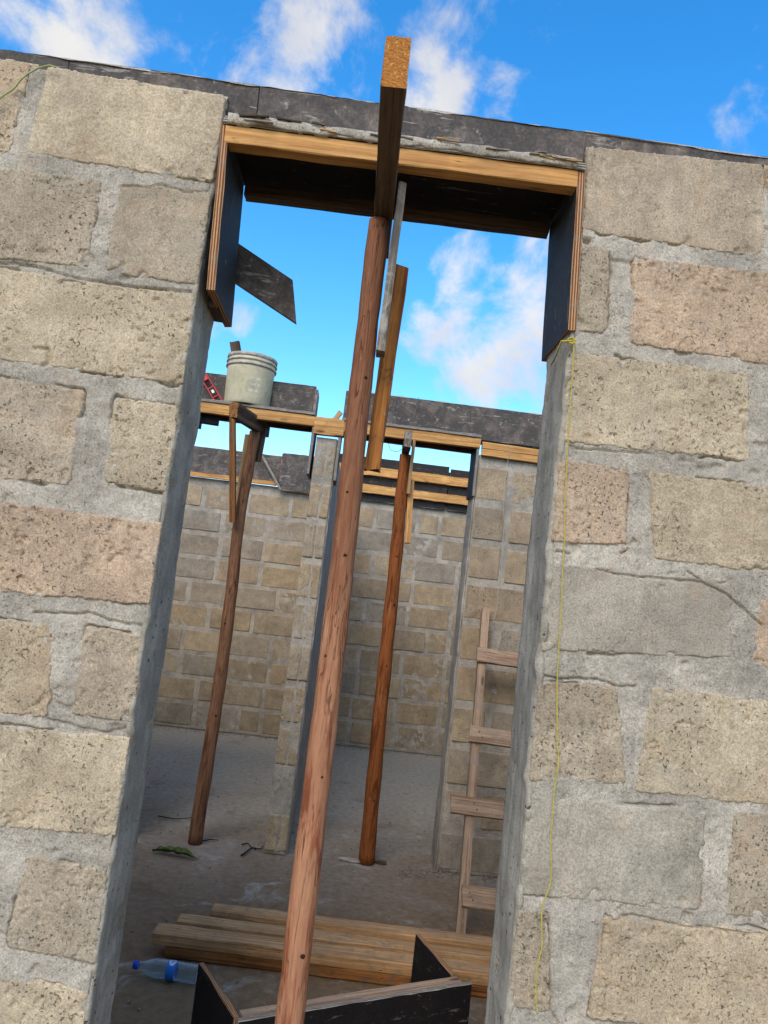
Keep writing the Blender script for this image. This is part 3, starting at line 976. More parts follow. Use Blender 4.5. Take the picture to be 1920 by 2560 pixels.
# ---------------------------------------------------------------- formwork
def board(name, a, b, t, h, parent, mat=None, edge=None, seed=0, up=(0, 0, 1), **kw):
    return beam(name, a, b, t, h, mat or MAT_FILM_WORN, parent, up=up, edge=edge or MAT_PLY_EDGE_GREY, seed=seed, **kw)


bf = thing('beam_formwork', (0, .05, 2.6), 'dark film-faced plywood beam form along the top of the front wall', 'formwork')
JOINTS = [-3.48, -0.852, -0.397, 0.399, 3.48]
for i in range(4):
    a, b = JOINTS[i] + .0015, JOINTS[i + 1] - .0015
    dz = (.0, .003, -.002, .004)[i]
    board('board', (a, .033 + .002 * (i % 2), 2.742 + dz), (b, .033 + .002 * (i % 2), 2.742 + dz), .018, .108, bf, seed=40 + i, jit=.0022)
    board('board', (a, .205, 2.745 + dz), (b, .205, 2.745 + dz), .018, .100, bf, seed=50 + i, jit=.002)
# cement slurry dried along the top edge of the boards
def crust(parent, x0, x1, y, z, seed, amp=.010, wid=.02):
    xs = np.arange(x0, x1, .006)
    h = amp * np.clip(fbm(xs * 14, xs * 0, seed, 4) + .15, 0, 1)
    V = []
    for (dy, f) in ((-wid / 2 - .002, -.5), (-wid / 2, .35), (0, 1.0), (wid / 2, .35), (wid / 2 + .002, -.5)):
        V.append(np.stack([xs, y + dy + .002 * fbm(xs * 40, xs * 0 + f, seed + 1, 2), z - .002 + h * f], -1))
    V = np.stack(V, 0) - np.array(parent.location)
    return put('cement_crust', quad_mesh('cement_crust', V, grid_faces(V.shape[0], V.shape[1]), MAT_MORTAR), parent, parent.location)


crust(bf, -1.3, 1.25, .034, 2.797, 71)

lf = thing('lintel_formwork', (-.03, .12, 2.25), 'front doorway lintel form with orange batten, dark soffit and dark side panels', 'formwork')
board('soffit_board', (XL + .004, .118, 2.6735), (XR - .004, .118, 2.6795), .018, .27, lf, MAT_FILM_BLACK, seed=60, up=(0, 1, 0))
beam('front_batten', (-0.454, .008, 2.6425), (0.384, .008, 2.6515), .038, .044, MAT_WOOD_NEW, lf, ends=MAT_END, seed=61)
beam('rear_batten', (-.440, .236, 2.636), (.380, .236, 2.644), .038, .030, MAT_WOOD_DARK, lf, ends=MAT_END, seed=62)
board('side_panel', (-.4585, .112, 2.672), (-.436, .112, 2.262), .019, .245, lf, MAT_FILM, MAT_PLY_EDGE, seed=63, up=(0, 1, 0))
board('side_panel', (.392, .112, 2.676), (.405, .112, 2.278), .019, .245, lf, MAT_FILM, MAT_PLY_EDGE, seed=64, up=(0, 1, 0))
beam('packing_piece', (-.448, .10, 2.268), (-.452, .20, 2.268), .03, .014, MAT_WOOD_DARK, lf, seed=65)
# cement that has leaked along the lip of the soffit
xs = np.arange(-.452, .380, .004); ts = np.linspace(0, 1, 7)
X, T = np.meshgrid(xs, ts)
lo = 2.671 + .0115 * X + .006 * fbm(X * 22, X * 0, 61, 3); hi = 2.692 + .0115 * X + .004 * fbm(X * 22, X * 0 + 4, 62, 3)
V = np.stack([X, -.0195 - .003 * np.sin(math.pi * T) + .003 * fbm(X * 50, T * 2, 63, 3), hi + (lo - hi) * T], -1) - np.array(lf.location)
put('cement_leak', grid_slab('cement_leak', V, 1, .0 - lf.location.y, MAT_MORTAR), lf, lf.location)
# splintered plywood lip between the batten and the beam boards
rng = random.Random(5)
for k in range(16):
    x = rng.choice([rng.uniform(-.43, -.30), rng.uniform(.25, .33), rng.uniform(-.4, .30)])
    L = rng.uniform(.02, .07)
    zz = 2.684 + .011 * x + rng.uniform(-.008, .010)
    beam('splinter', (x, -.024, zz), (x + L, -.024 + rng.uniform(-.006, .004), zz + rng.uniform(-.005, .006)), .006, .004, rng.choice([MAT_WOOD_GREY, MAT_WOOD_DARK, MAT_WOOD_PALE]), lf, seed=k, segs=3, jit=.001)

# a ply strip nailed slantwise to the back of the beam form
sb = thing('brace_board', (-.40, .30, 2.45), 'slanting dark plywood strip seen against the sky beside the left side panel', 'board')
def plate(name, outline, y, t, parent, mat, edge):
    """flat board of any outline (x, z), t thick, standing at y"""
    n = len(outline)
    bm = bmesh.new()
    o0 = Vector((outline[0][0], y, outline[0][1]))
    f = [bm.verts.new(Vector((x, y - t / 2, z)) - o0) for x, z in outline]
    b = [bm.verts.new(Vector((x, y + t / 2, z)) - o0) for x, z in outline]
    bm.faces.new(f); bm.faces.new(b[::-1])
    for i in range(n):
        q = bm.faces.new((f[i], b[i], b[(i + 1) % n], f[(i + 1) % n])); q.material_index = 1
    bmesh.ops.recalc_face_normals(bm, faces=bm.faces[:])
    me = bpy.data.meshes.new(name)
    bm.to_mesh(me); bm.free()
    me.materials.append(mat); me.materials.append(edge)
    return put(name, me, parent, o0)


plate('board', [(-.80, 2.728), (-.46, 2.523), (-.293, 2.436), (-.268, 2.318), (-.45, 2.411), (-.80, 2.600)], .30, .018, sb, MAT_FILM_WORN, MAT_PLY_EDGE_GREY)
beam('stay', (-.74, .222, 2.67), (-.70, .30, 2.66), .05, .04, MAT_WOOD_DARK, sb, seed=72)

cf = thing('beam_formwork', (0, 3.0, 2.6), 'weathered dark plywood beam form along the top of the middle wall, stained brown', 'formwork')
board('board', (-3.26, 3.06, 2.795), (-0.404, 3.06, 2.795), .018, .20, cf, MAT_FILM_WORN, seed=80)
board('board', (-3.26, 3.20, 2.78), (-.40, 3.20, 2.78), .018, .19, cf, MAT_FILM_WORN, seed=81)
beam('end_board', (-.397, 3.05, 2.79), (-.397, 3.25, 2.79), .016, .17, MAT_WOOD_GREY, cf, seed=82)
board('board', (-0.206, 3.02, 2.775), (3.26, 3.02, 2.785), .018, .215, cf, MAT_FILM_WORN, seed=83)
board('board', (-.18, 3.20, 2.775), (3.26, 3.20, 2.785), .018, .20, cf, MAT_FILM_WORN, seed=84)
crust(cf, -.1, 1.3, 3.02, 2.888, 75, .012)
crust(cf, -1.2, -.42, 3.06, 2.893, 76, .008)
# timbers nailed along the face of the middle wall
beam('batten', (0.695, 2.932, 2.617), (2.2, 2.932, 2.60), .034, .042, MAT_WOOD_NEW, cf, ends=MAT_END, seed=85)
beam('batten', (0.695, 2.932, 2.573), (2.2, 2.932, 2.557), .034, .043, MAT_WOOD_NEW, cf, ends=MAT_END, seed=86)
beam('pier_packing', (-.372, 2.945, 2.61), (-.19, 2.945, 2.615), .05, .105, MAT_WOOD_NEW, cf, ends=MAT_END, seed=87, jit=.004)
beam('pier_packing', (-.262, 2.95, 2.655), (-.22, 2.95, 2.72), .03, .03, MAT_WOOD_PALE, cf, seed=88, jit=.003)


def lintel(label, xa, xb, zt, panel_l, panel_r, seed):
    t = thing('lintel_formwork', ((xa + xb) / 2, 3.05, 2.3), label, 'formwork')
    board('soffit_board', (xa, 3.05, zt + .004), (xb, 3.05, zt + .004), .018, .27, t, MAT_FILM_BLACK, seed=seed, up=(0, 1, 0))
    beam('front_batten', (xa, 2.945, zt - .040), (xb, 2.945, zt - .038), .04, .066, MAT_WOOD_NEW, t, ends=MAT_END, seed=seed + 1)
    beam('rear_batten', (xa, 3.16, zt - .040), (xb, 3.16, zt - .040), .04, .05, MAT_WOOD_BROWN, t, ends=MAT_END, seed=seed + 2)
    for (x, z0, z1) in (panel_l, panel_r):
        board('side_panel', (x, 3.05, z1), (x, 3.05, z0), .018, .23, t, MAT_FILM, MAT_PLY_EDGE_GREY, seed=seed + 3, up=(0, 1, 0))
    return t


ll = lintel('inner lintel form on the left with a bucket standing on it', -1.16, -.378, 2.678, (-1.135, 2.54, 2.665), (-.378, 2.30, 2.665), 90)
board('packing_board', (-1.125, 3.0, 2.585), (-.985, 3.0, 2.582), .03, .075, ll, MAT_FILM_BLACK, MAT_FILM_BLACK, seed=94, cham=.012)
lintel('inner lintel form on the right, pale batten under a stained beam board', -.205, .685, 2.668, (-.208, 2.28, 2.655), (.674, 2.29, 2.655), 95)
# far wall forms
ff = thing('beam_formwork', (-1.2, 6.15, 2.6), 'dark plywood beam form on the far wall seen under the bucket form, one pale batten', 'formwork')
FA = dict(mat=MAT_FILM_WORN)
board('board', (-3.26, 6.16, 2.775), (-0.909, 6.16, 2.79), .02, .275, ff, seed=100, jit=.003)
board('board', (-0.899, 6.12, 2.76), (-.45, 6.12, 2.76), .02, .40, ff, edge=MAT_PLY_EDGE, seed=101, jit=.004)
beam('batten', (-3.26, 6.15, 2.615), (-.93, 6.15, 2.625), .04, .045, MAT_WOOD_NEW, ff, seed=102)
beam('stick', (-1.105, 6.08, 2.892), (-0.870, 6.09, 2.559), .03, .025, MAT_WOOD_GREY, ff, seed=103)
board('board', (-3.26, 6.36, 2.775), (-.45, 6.36, 2.775), .02, .275, ff, seed=104)
fr = thing('beam_formwork', (.8, 6.15, 2.6), 'far wall beam form through the right opening with two orange battens', 'formwork')
board('board', (-.44, 6.16, 2.80), (0.887, 6.16, 2.80), .02, .47, fr, MAT_FILM, seed=105)
board('board', (0.906, 6.165, 2.79), (3.26, 6.165, 2.78), .02, .45, fr, MAT_FILM, seed=106)
beam('batten', (-.44, 6.125, 2.882), (3.26, 6.125, 2.872), .05, .095, MAT_WOOD_NEW, fr, ends=MAT_END, seed=107, jit=.003)
beam('batten', (-.44, 6.125, 2.688), (3.26, 6.125, 2.680), .05, .090, MAT_WOOD_NEW, fr, ends=MAT_END, seed=108, jit=.003)
board('board', (-.44, 6.36, 2.80), (3.26, 6.36, 2.80), .02, .42, fr, MAT_FILM, seed=109)

# ---------------------------------------------------------------- props
def pole_pts(base, top, n, wob, seed):
    b = Vector(base); t = Vector(top)
    out = []
    for i in range(n + 1):
        f = i / n
        p = b.lerp(t, f)
        e = min(1, 6 * f * (1 - f) + .0)
        nx = float(fbm(np.array([f * 3.1]), np.array([0.0]), seed, 2)[0]); ny = float(fbm(np.array([f * 3.1]), np.array([5.0]), seed + 1, 2)[0])
        out.append(p + Vector((nx * wob * e, ny * wob * e, 0)))
    return out


def knots(parent, pts, rads, fs, mat, seed):
    rng = random.Random(seed)
    for f, ang in fs:
        i = f * (len(pts) - 1)
        i0 = int(i)
        p = pts[i0].lerp(pts[min(i0 + 1, len(pts) - 1)], i - i0)
        r = rads[i0]
        d = Vector((math.sin(R(ang)), -math.cos(R(ang)), 0))
        c = p + d * (r * .86)
        k = rng.uniform(.10, .24)
        q = [c, c + d * r * .15, c + d * r * .19 + Vector((0, 0, .003))]
        tube('knot', q, [r * k, r * k * .8, r * k * .3], mat, parent, n=8, rough=.5, seed=int(ang) + 90)


MAT_KNOT = mat_plain('knot_wood', '35200f', .9, .3, 200, bump=.002)
PROPS = 'round timber props under the lintel forms'
p1 = thing('timber_prop', (-.045, .09, 0), 'thick pale-red timber prop nearest the camera, standing in the front doorway', 'prop', PROPS)
pts = pole_pts((-.046, .085, 0), (-.074, .085, 2.528), 60, .011, 4)
rad = [.0345 - .0090 * (i / 60) + .0008 * math.sin(i * .9) + .0006 * math.sin(i * 2.3) for i in range(61)]
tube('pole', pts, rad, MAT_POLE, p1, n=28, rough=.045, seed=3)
knots(p1, pts, rad, [(.475, 18), (.672, 8), (.325, 25), (.58, -30), (.84, 20), (.73, -12)], MAT_KNOT, 1)
beam('bearer', (-.0700, -.405, 2.579), (-.0640, .30, 2.581), .046, .095, MAT_WOOD_DARK, p1, ends=MAT_END, seed=120, jit=.0015)
beam('cleat', (-.0285, .055, 2.605), (-.0330, .055, 2.185), .020, .055, MAT_WOOD_GREY, p1, up=(0, 1, 0), seed=121, jit=.0012)
beam('cleat', (-.006, .155, 2.445), (-.018, .155, 1.918), .038, .038, MAT_WOOD_RUST, p1, up=(0, 1, 0), ends=MAT_WOOD_DARK, seed=122, jit=.0025, cham=.006)

p2 = thing('timber_prop', (-.77, 3.02, 0), 'thin brown crooked timber prop on the left under the bucket form', 'prop', PROPS)
pts = pole_pts((-.772, 3.01, 0), (-.752, 3.02, 2.54), 40, .034, 11)
rad = [.043 - .010 * (i / 40) + .0012 * math.sin(i * 1.3) for i in range(41)]
tube('pole', pts, rad, MAT_POLE_BROWN, p2, n=16, rough=.06, seed=8)
knots(p2, pts, rad, [(.3, 20), (.52, -10), (.82, 10)], MAT_KNOT, 2)
beam('bearer', (-.835, 2.66, 2.585), (-.70, 3.16, 2.585), .045, .09, MAT_WOOD_DARK, p2, ends=MAT_WOOD_BROWN, seed=123)
beam('cleat', (-.893, 2.88, 2.672), (-.795, 2.905, 1.940), .036, .05, MAT_WOOD_BROWN, p2, up=(0, 1, 0), ends=MAT_WOOD_PALE, seed=124)
beam('cleat', (-.800, 3.035, 2.52), (-.806, 3.035, 2.02), .03, .02, MAT_WOOD_PALE, p2, up=(0, 1, 0), seed=125)
beam('cleat', (-.712, 3.07, 2.58), (-.722, 3.07, 2.36), .05, .03, MAT_WOOD_DARK, p2, up=(0, 1, 0), seed=126, cham=.012)

p3 = thing('timber_prop', (.268, 2.98, 0), 'dark red timber prop in the middle of the inner right opening', 'prop', PROPS)
pts = pole_pts((.266, 2.975, 0), (.222, 2.985, 2.505), 40, .012, 17)
rad = [.047 - .009 * (i / 40) + .0014 * math.sin(i * 1.1) for i in range(41)]
tube('pole', pts, rad, MAT_POLE_RED, p3, n=16, rough=.06, seed=9)
knots(p3, pts, rad, [(.15, 15), (.27, 35), (.47, 10), (.62, 25), (.74, 5), (.9, 0)], MAT_KNOT, 3)
beam('bearer', (.212, 2.74, 2.56), (.226, 3.18, 2.56), .045, .10, MAT_WOOD_DARK, p3, ends=MAT_WOOD_GREY, seed=127)
beam('cleat', (.262, 2.935, 2.60), (.262, 2.935, 2.25), .018, .05, MAT_WOOD_PALE, p3, up=(0, 1, 0), seed=128)
beam('cleat', (.276, 2.985, 2.35), (.296, 2.985, 1.945), .036, .036, MAT_WOOD_NEW, p3, up=(0, 1, 0), seed=129)

# ---------------------------------------------------------------- bucket, level and offcut on the left inner lintel form
bx, by, bz = -.832, 3.035, 2.692
bk = thing('bucket', (bx, by, bz), 'dirty grey plastic bucket standing on the left inner lintel form', 'bucket')
H = .325
prof = [(.001, .006), (.120, .006), (.138, 0), (.143, .004), (.1445, .02), (.152, .245), (.153, .262), (.153, H), (.149, H), (.146, .25), (.139, .02), (.001, .014)]
lathe('body', prof, MAT_BUCKET, bk, (bx, by, bz), 56)


def ring(z, r, h):
    pr = [(r - .010, z - h / 2), (r - .002, z - h / 2), (r, z - h / 2 + .002), (r, z + h / 2 - .002), (r - .002, z + h / 2), (r - .010, z + h / 2)]
    return lathe('rim_ring', pr, MAT_BUCKET_RIM, bk, (bx, by, bz), 56)


ring(.253, .1625, .012); ring(.283, .1625, .010); ring(H - .010, .161, .020)
off = beam('wood_offcut', (bx - .02, by + .02, bz + .045), (bx - .125, by - .035, bz + .412), .062, .034, MAT_WOOD_DARK, None, up=(0, 1, 0), ends=MAT_WOOD_DARK, seed=131)
tag(off, 'dark timber offcut sticking up out of the grey bucket', 'offcut')

A0 = Vector(((-0.986, 2.975, 2.682))); A1 = Vector(((-1.164, 3.020, 2.909)))
lv = thing('spirit_level', A0, 'red spirit level with black end leaning beside the bucket', 'spirit level')
ax = (A1 - A0).normalized()
side = ax.cross(Vector((0, 1, 0))).normalized()
LL = (A1 - A0).length
fx = lambda t, s: A0 + ax * (LL * t) + side * s
for s in (-.021, .021):
    beam('rail', fx(0, s), fx(.80, s), .026, .006, MAT_RED, lv, up=side, jit=0)
for t in (.02, .20, .44, .66, .80):
    beam('web', fx(t, -.021), fx(t, .021), .018, .008, MAT_RED, lv, up=ax, jit=0)
beam('web', fx(.66, 0), fx(.80, 0), .016, .036, MAT_RED, lv, up=side, jit=0)
beam('vial_block', fx(.22, 0), fx(.42, 0), .018, .034, MAT_RUBBER, lv, up=side, jit=0)
beam('vial', fx(.29, 0) + Vector((0, -.008, 0)), fx(.37, 0) + Vector((0, -.008, 0)), .012, .018, MAT_VIAL, lv, up=side, jit=0)
beam('end_cap', fx(.80, 0), fx(1.0, 0), .03, .044, MAT_RUBBER, lv, up=side, jit=0, cham=.006)

# ---------------------------------------------------------------- ladder leaning on the inner right wall
ld = thing('ladder', (.9, 2.05, 0), 'rough timber ladder leaning on the inner right wall, rungs nailed on', 'ladder')
la0 = Vector((.690, 2.035, .02)); la1 = Vector((.822, 2.925, 1.59))
shift = Vector((.43, 0, 0))
nrm = (la1 - la0).normalized().cross(Vector((1, 0, 0))).normalized()
beam('rail', la0, la1, .046, .045, MAT_WOOD_LADDER, ld, up=nrm, seed=140, jit=.002)
beam('rail', la0 + shift, la1 + shift * .95, .046, .045, MAT_WOOD_LADDER, ld, up=nrm, seed=141, jit=.002)
upd = (la1 - la0).normalized()
front = -nrm if nrm.y > 0 else nrm
for i, (zz, over, hh) in enumerate(((.185, -.012, .098), (.555, .085, .092), (.888, .02, .088), (1.305, .012, .090))):
    f = (zz - la0.z) / (la1.z - la0.z)
    c = la0.lerp(la1, f) + front * .034
    a = c + Vector((-.024 - over, 0, .0))
    b = c + shift + Vector((.04, 0, -.015))
    rg = beam('rung', a, b, .022, hh, MAT_WOOD_LADDER, ld, up=upd, seed=142 + i, jit=.0018)
    sgn = 1 if rg.matrix_basis.to_3x3().col[1].dot(front) > 0 else -1
    for dx_, dz_ in ((.035 + max(over, 0), .016), (.052 + max(over, 0), -.014)):
        nl = lathe('nail', [(.001, .0135), (.0045, .0133), (.0048, .0115), (.0045, .010)], MAT_WIRE, None, (0, 0, 0), 8)
        nl.parent = rg
        nl.matrix_basis = Matrix.Translation((dx_, 0, dz_)) @ Matrix.Rotation(R(-90 * sgn), 4, 'X')

# ---------------------------------------------------------------- planks on the floor
PILE = 'planks stacked on the floor inside the doorway'
def plank(a, b, w, h, mat, label, seed, bow=0):
    o = beam('plank', a, b, w, h, mat, None, ends=MAT_END, seed=seed, jit=.0016, cham=.0035, bow=bow)
    return tag(o, label, 'plank', PILE)


plank((-.62, 1.70, .0245), (1.25, 1.60, .0245), .085, .045, MAT_WOOD_BROWN, 'dark underlying plank at the bottom of the floor pile, nearest the box form', 150)
plank((-.52, 1.90, .0245), (1.30, 1.83, .0245), .085, .045, MAT_WOOD_BROWN, 'hidden bottom plank under the back of the floor pile', 151)
plank((-0.681, 1.705, .0725), (1.25, 1.600, .0725), .095, .048, MAT_WOOD_PILE, 'front top plank of the floor pile, its left end reaching nearest the bottle', 152)
plank((-0.610, 1.812, .0740), (1.28, 1.716, .0740), .080, .052, MAT_WOOD_PILE, 'middle top plank of the floor pile with its left end set back', 153)
plank((-0.480, 1.910, .083), (1.30, 1.816, .083), .080, .068, MAT_WOOD_PILE, 'rear thicker plank of the floor pile, farthest from the doorway', 154)

# ---------------------------------------------------------------- open box form
zt = .30
fl_ = Vector(((-0.216, 0.732, 0.300))); fr_ = Vector(((0.555, 1.084, 0.300)))
lb_ = Vector(((-0.385, 1.037, 0.300))); rf_ = Vector(((0.505, 1.106, 0.300))); rb_ = Vector(((0.396, 1.413, 0.300)))
bxf = thing('box_form', ((fl_ + fr_) / 2 - Vector((0, 0, .3)) + Vector((-.05, .15, 0))), 'black plywood box form standing open on the floor by the pole foot', 'box form')
dn = Vector((0, 0, -.15))
board('front_panel', fl_ + dn, fr_ + dn, .018, .30, bxf, MAT_FILM_BLACK, MAT_PLY_EDGE_GREY, seed=160, segs=24)
inn = (fr_ - fl_).normalized().cross(Vector((0, 0, 1)))
inn = -inn if inn.y < 0 else inn
xd = (fr_ - fl_).normalized()
beam('top_batten', fl_ + inn * .030 + xd * .02 + Vector((0, 0, -.022)), fr_ + inn * .030 - xd * .03 + Vector((0, 0, -.020)), .040, .042, MAT_WOOD_LADDER, bxf, seed=161)
ls = (lb_ - fl_).normalized()
board('side_panel', fl_ + ls * .012 + dn + Vector((0, 0, .002)), lb_ + dn + Vector((0, 0, .002)), .018, .30, bxf, MAT_FILM_BLACK, MAT_PLY_EDGE, seed=162)
rs = (rb_ - rf_).normalized()
board('side_panel', rf_ + rs * .02 + dn + Vector((0, 0, .002)), rb_ + dn + Vector((0, 0, .002)), .018, .30, bxf, MAT_FILM_BLACK, MAT_PLY_EDGE, seed=163)

# ---------------------------------------------------------------- bottle
c0 = Vector(((-0.708, 1.509, 0.036)))
c1 = Vector(((-0.441, 1.481, 0.036)))
ba = (c1 - c0); ba.z = 0; ba.normalize()
bt = thing('water_bottle', c0, 'clear plastic water bottle with blue cap lying beside the box form', 'bottle')
rot = ba.to_track_quat('Z', 'Y').to_euler()
rb = .034
pr = [(.0125, .0), (.0130, .018), (.0165, .022), (.0165, .025), (.0135, .028), (.020, .045), (.028, .062), (rb - .001, .080), (rb, .088)]
zz = .092
while zz < .245:
    pr += [(rb, zz), (rb - .0022, zz + .004), (rb - .0022, zz + .006), (rb, zz + .010)]
    zz += .0145
pr += [(rb, .250), (rb - .003, .257), (.022, .262), (.012, .258), (.001, .256)]
for o in (lathe('body', pr, MAT_BOTTLE, bt, c0 - ba * 0.0, 36),
          lathe('cap', [(.001, -.004), (.0145, -.004), (.0155, -.002), (.0155, .014), (.0145, .016), (.010, .016)], MAT_CAP, bt, c0, 28),
          lathe('label', [(rb + .0008, .136), (rb + .0012, .138), (rb + .0012, .170), (rb + .0008, .172)], MAT_LABEL, bt, c0, 40)):
    o.rotation_euler = rot

# ---------------------------------------------------------------- strings and wires
def wiggle(pts, n, amp, seed, yamp=.003):
    pts = [Vector(p) for p in pts]
    out = []
    m = len(pts) - 1
    for i in range(n + 1):
        f = i / n * m
        k = min(int(f), m - 1)
        t = f - k
        p0 = pts[max(k - 1, 0)]; p1 = pts[k]; p2 = pts[k + 1]; p3 = pts[min(k + 2, m)]
        p = .5 * ((2 * p1) + (p2 - p0) * t + (2 * p0 - 5 * p1 + 4 * p2 - p3) * t * t + (3 * p1 - p0 - 3 * p2 + p3) * t ** 3)
        out.append(p + Vector((amp * float(fbm(np.array([i * .31]), np.array([0.]), seed, 2)[0]), yamp * float(fbm(np.array([i * .23]), np.array([3.]), seed, 2)[0]), 0)))
    return out


STR = [(0.409, -0.016, 2.250), (0.411, -0.016, 2.181), (0.415, -0.016, 2.039), (0.421, -0.016, 1.899), (0.430, -0.016, 1.753), (0.435, -0.016, 1.618), (0.440, -0.016, 1.496), (0.448, -0.016, 1.387), (0.459, -0.016, 1.308), (0.456, -0.016, 1.229), (0.458, -0.016, 1.123), (0.465, -0.016, 1.066), (0.453, -0.016, 0.998), (0.458, -0.016, 0.923), (0.452, -0.016, 0.857), (0.461, -0.016, 0.784)]
ys = thing('string', STR[0], 'thin yellow string hanging from the right side panel down the block wall', 'string')
tube('line', wiggle(STR, 120, .0015, 3), .0014, MAT_STRING, ys, n=6)
kn = Vector(STR[0])
tube('knot', [kn + Vector((.010 * math.cos(a * 1.1) - .006, .004 * math.sin(a * 2.3), .007 * math.sin(a * 1.1))) for a in range(14)], .0021, MAT_STRING, ys, n=6)
tube('loop', [kn + Vector((.004, 0, .002)), kn + Vector((-.03, -.002, -.004)), kn + Vector((-.022, .06, -.014)), kn + Vector((-.018, .12, -.022))], .0019, MAT_STRING, ys, n=6)
gs = [(-1.000, -0.018, 2.617), (-0.974, -0.018, 2.647), (-0.949, -0.018, 2.676), (-0.929, -0.018, 2.705), (-0.905, -0.018, 2.729), (-0.880, -0.018, 2.744), (-0.862, -0.018, 2.741)]
tag(tube('string', wiggle(gs, 40, .001, 6), .0021, MAT_GREEN, None, n=6), 'faded green string draped over the top left block', 'string')
tw = [(0.851, 2.905, 2.638), (0.870, 2.905, 2.565), (0.860, 2.905, 2.370), (0.874, 2.905, 2.166), (0.889, 2.905, 1.933), (0.886, 2.905, 1.673), (0.876, 2.905, 1.515)]
tag(tube('string', wiggle(tw, 60, .006, 8, .004), .0015, MAT_TWINE, None, n=5), 'pale twine hanging from the orange battens on the inner right wall', 'string')
for i, (pa, lb) in enumerate((
        ([(0.262, 2.985, 2.891), (0.257, 2.985, 2.823), (0.242, 2.985, 2.744), (0.224, 2.985, 2.690)], 'thin wire running from the stained beam board to the red prop head'),
        ([(0.116, 2.990, 2.873), (0.111, 2.990, 2.790), (0.111, 2.990, 2.707)], 'thin wire hanging on the stained beam board beside the front pole'),
        ([(0.102, 3.060, 2.589), (0.129, 3.060, 2.540), (0.175, 3.060, 2.537), (0.211, 3.060, 2.569)], 'thin curl of wire against the sky left of the red prop head'))):
    tag(tube('wire', wiggle(pa, 16, .002, 30 + i), .0017, MAT_WIRE, None, n=5), lb, 'wire')

# ---------------------------------------------------------------- litter on the floor
def leaf(a, b, wid, label):
    a = Vector(a); b = Vector(b)
    n, mrow = 22, 7
    d = (b - a); L = d.length; d.normalize()
    s = Vector((-d.y, d.x, 0))
    V = np.zeros((mrow, n, 3))
    for i in range(n):
        t = i / (n - 1)
        hw = wid * (math.sin(math.pi * min(1, t * 1.02 + .02)) ** .6) * (1 - .35 * t)
        for j in range(mrow):
            u = (j / (mrow - 1)) * 2 - 1
            wv = float(fbm(np.array([t * 9.]), np.array([u * 2.]), 77, 2)[0])
            p = d * (t * L) + s * (u * hw * (1 + .18 * wv))
            V[j, i] = (p.x, p.y, .006 + .030 * (u * u) * hw / wid + .010 * wv + .012 * math.sin(t * 3))
    me = quad_mesh('leaf', V, grid_faces(mrow, n), MAT_LEAF)
    o = put('leaf', me, None, (a.x, a.y, .006))
    return tag(o, label, 'leaf')


leaf((-0.967, 2.783, 0.000), (-0.696, 2.730, 0.000), .040, 'curled green leaf lying on the floor near the left prop foot')


def twig(pxs, r, mat, label, seed):
    return tag(tube('twig', wiggle([(p[0], p[1], .006 + r) for p in pxs], 24, .004, seed), [r * (1 - .5 * i / 24) for i in range(25)], mat, None, n=6), label, 'twig')


twig([(-0.474, 2.857, 0.000), (-0.449, 2.917, 0.000), (-0.424, 2.994, 0.000), (-0.381, 2.990, 0.000), (-0.365, 3.043, 0.000)], .006, MAT_TWIG, 'dark bent twig on the floor beside the pier foot', 41)
twig([(-0.494, 3.037, 0.000), (-0.458, 3.063, 0.000), (-0.434, 3.006, 0.000), (-0.402, 2.976, 0.000)], .0045, MAT_TWIG, 'thin curled dark twig just behind the bent twig at the pier', 42)
twig([(-0.729, 3.031, 0.000), (-0.688, 3.068, 0.000), (-0.639, 3.066, 0.000)], .004, MAT_TWIG, 'short dark twig by the foot of the brown prop', 43)
twig([(-0.226, 2.240, 0.000), (-0.199, 2.290, 0.000), (-0.081, 2.415, 0.000), (-0.037, 2.565, 0.000)], .0022, MAT_STRAW, 'pale straw stalk on the floor left of the front pole', 44)
twig([(-0.218, 2.200, 0.000), (-0.156, 2.077, 0.000), (-0.090, 2.019, 0.000), (0.022, 1.951, 0.000)], .0022, MAT_STRAW, 'long pale straw reaching towards the planks', 45)
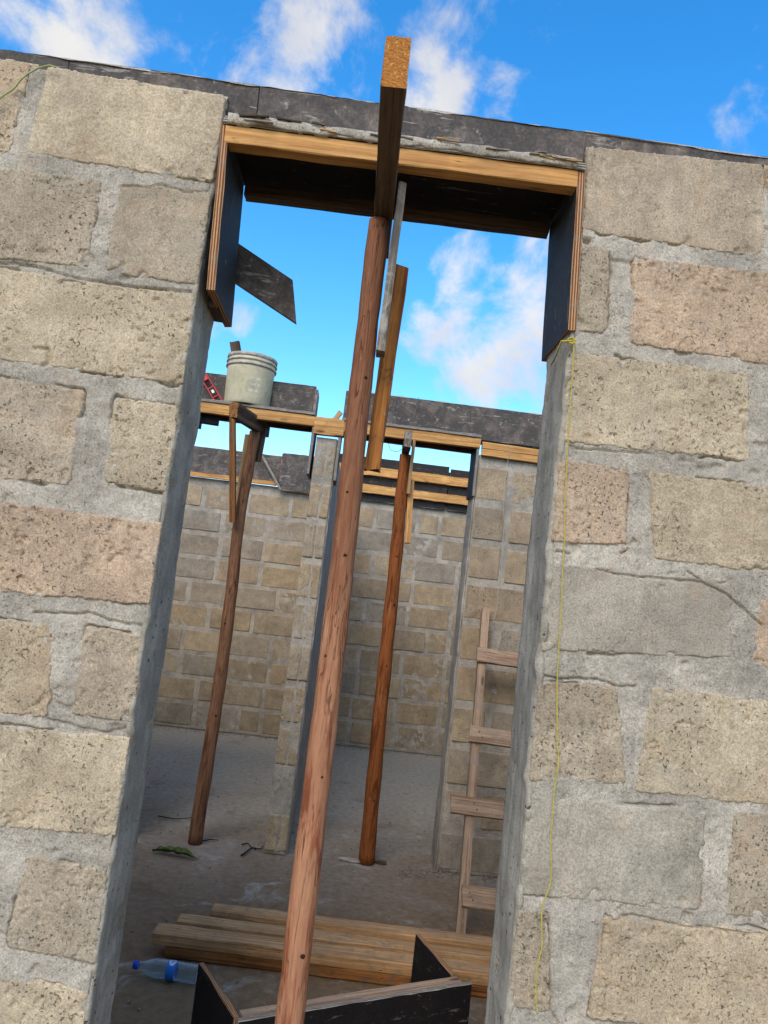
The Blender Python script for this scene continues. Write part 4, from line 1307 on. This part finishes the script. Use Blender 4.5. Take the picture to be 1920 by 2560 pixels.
twig([(-1.090, 3.396, 0.000), (-0.971, 3.378, 0.000), (-0.837, 3.461, 0.000)], .004, MAT_TWIG, 'dark stalk lying on the floor left of the brown prop', 46)
twig([(-0.364, 5.932, 0.000), (-0.292, 6.285, 0.000), (-0.225, 6.417, 0.000)], .006, MAT_TWIG, 'dark stick at the foot of the far wall', 47)
for i, (px, ln, lb) in enumerate((((0.179, 2.973, 0.000), .16, 'pale flat wood sliver left of the red prop foot'), ((0.334, 2.993, 0.000), .10, 'dark flat sliver right of the red prop foot'))):
    tag(beam('wood_sliver', (px[0] - ln / 2, px[1] + .01, .008), (px[0] + ln / 2, px[1] - .01, .010), .035, .010, (MAT_CHIP, MAT_WOOD_DARK)[i], None, seed=170 + i, jit=.004, segs=5), lb, 'sliver')
# crumbs of cement swept against the wall feet: too many and too small to count
rng = np.random.RandomState(9)
spots = [(0.520, 2.855, 0.000), (0.612, 2.951, 0.000), (0.750, 2.930, 0.000), (1.016, 2.928, 0.000)]
V = []; F = []
for i in range(700):
    if i < 110:
        c = np.array(spots[i % 4][:2]) + rng.normal(0, (.06, .03))
    else:
        c = np.array([rng.uniform(-1.5, 1.2), rng.uniform(1.0, 4.6)]) if i < 420 else np.array([rng.uniform(-1.9, 1.3), 6.17 - abs(rng.normal(0, .06))])
    r = rng.uniform(.003, .011) * (.9 if i < 110 else .6)
    b = len(V)
    for dx, dy, dz in ((-1, -1, 0), (1, -1, 0), (1, 1, 0), (-1, 1, 0), (-.6, -.6, 1), (.6, -.6, 1), (.6, .6, 1), (-.6, .6, 1)):
        V.append((c[0] + r * (dx + rng.uniform(-.4, .4)), c[1] + r * (dy + rng.uniform(-.4, .4)), .0 + r * (dz * .9 + rng.uniform(-.2, .2)) + .001))
    F += [(b, b + 1, b + 5, b + 4), (b + 1, b + 2, b + 6, b + 5), (b + 2, b + 3, b + 7, b + 6), (b + 3, b, b + 4, b + 7), (b + 4, b + 5, b + 6, b + 7)]
cr = put('rubble', quad_mesh('rubble', V, F, MAT_CRUMB, smooth=False))
cr['kind'] = 'stuff'
tag(cr, 'cement crumbs scattered on the floor and at the wall feet', 'rubble')
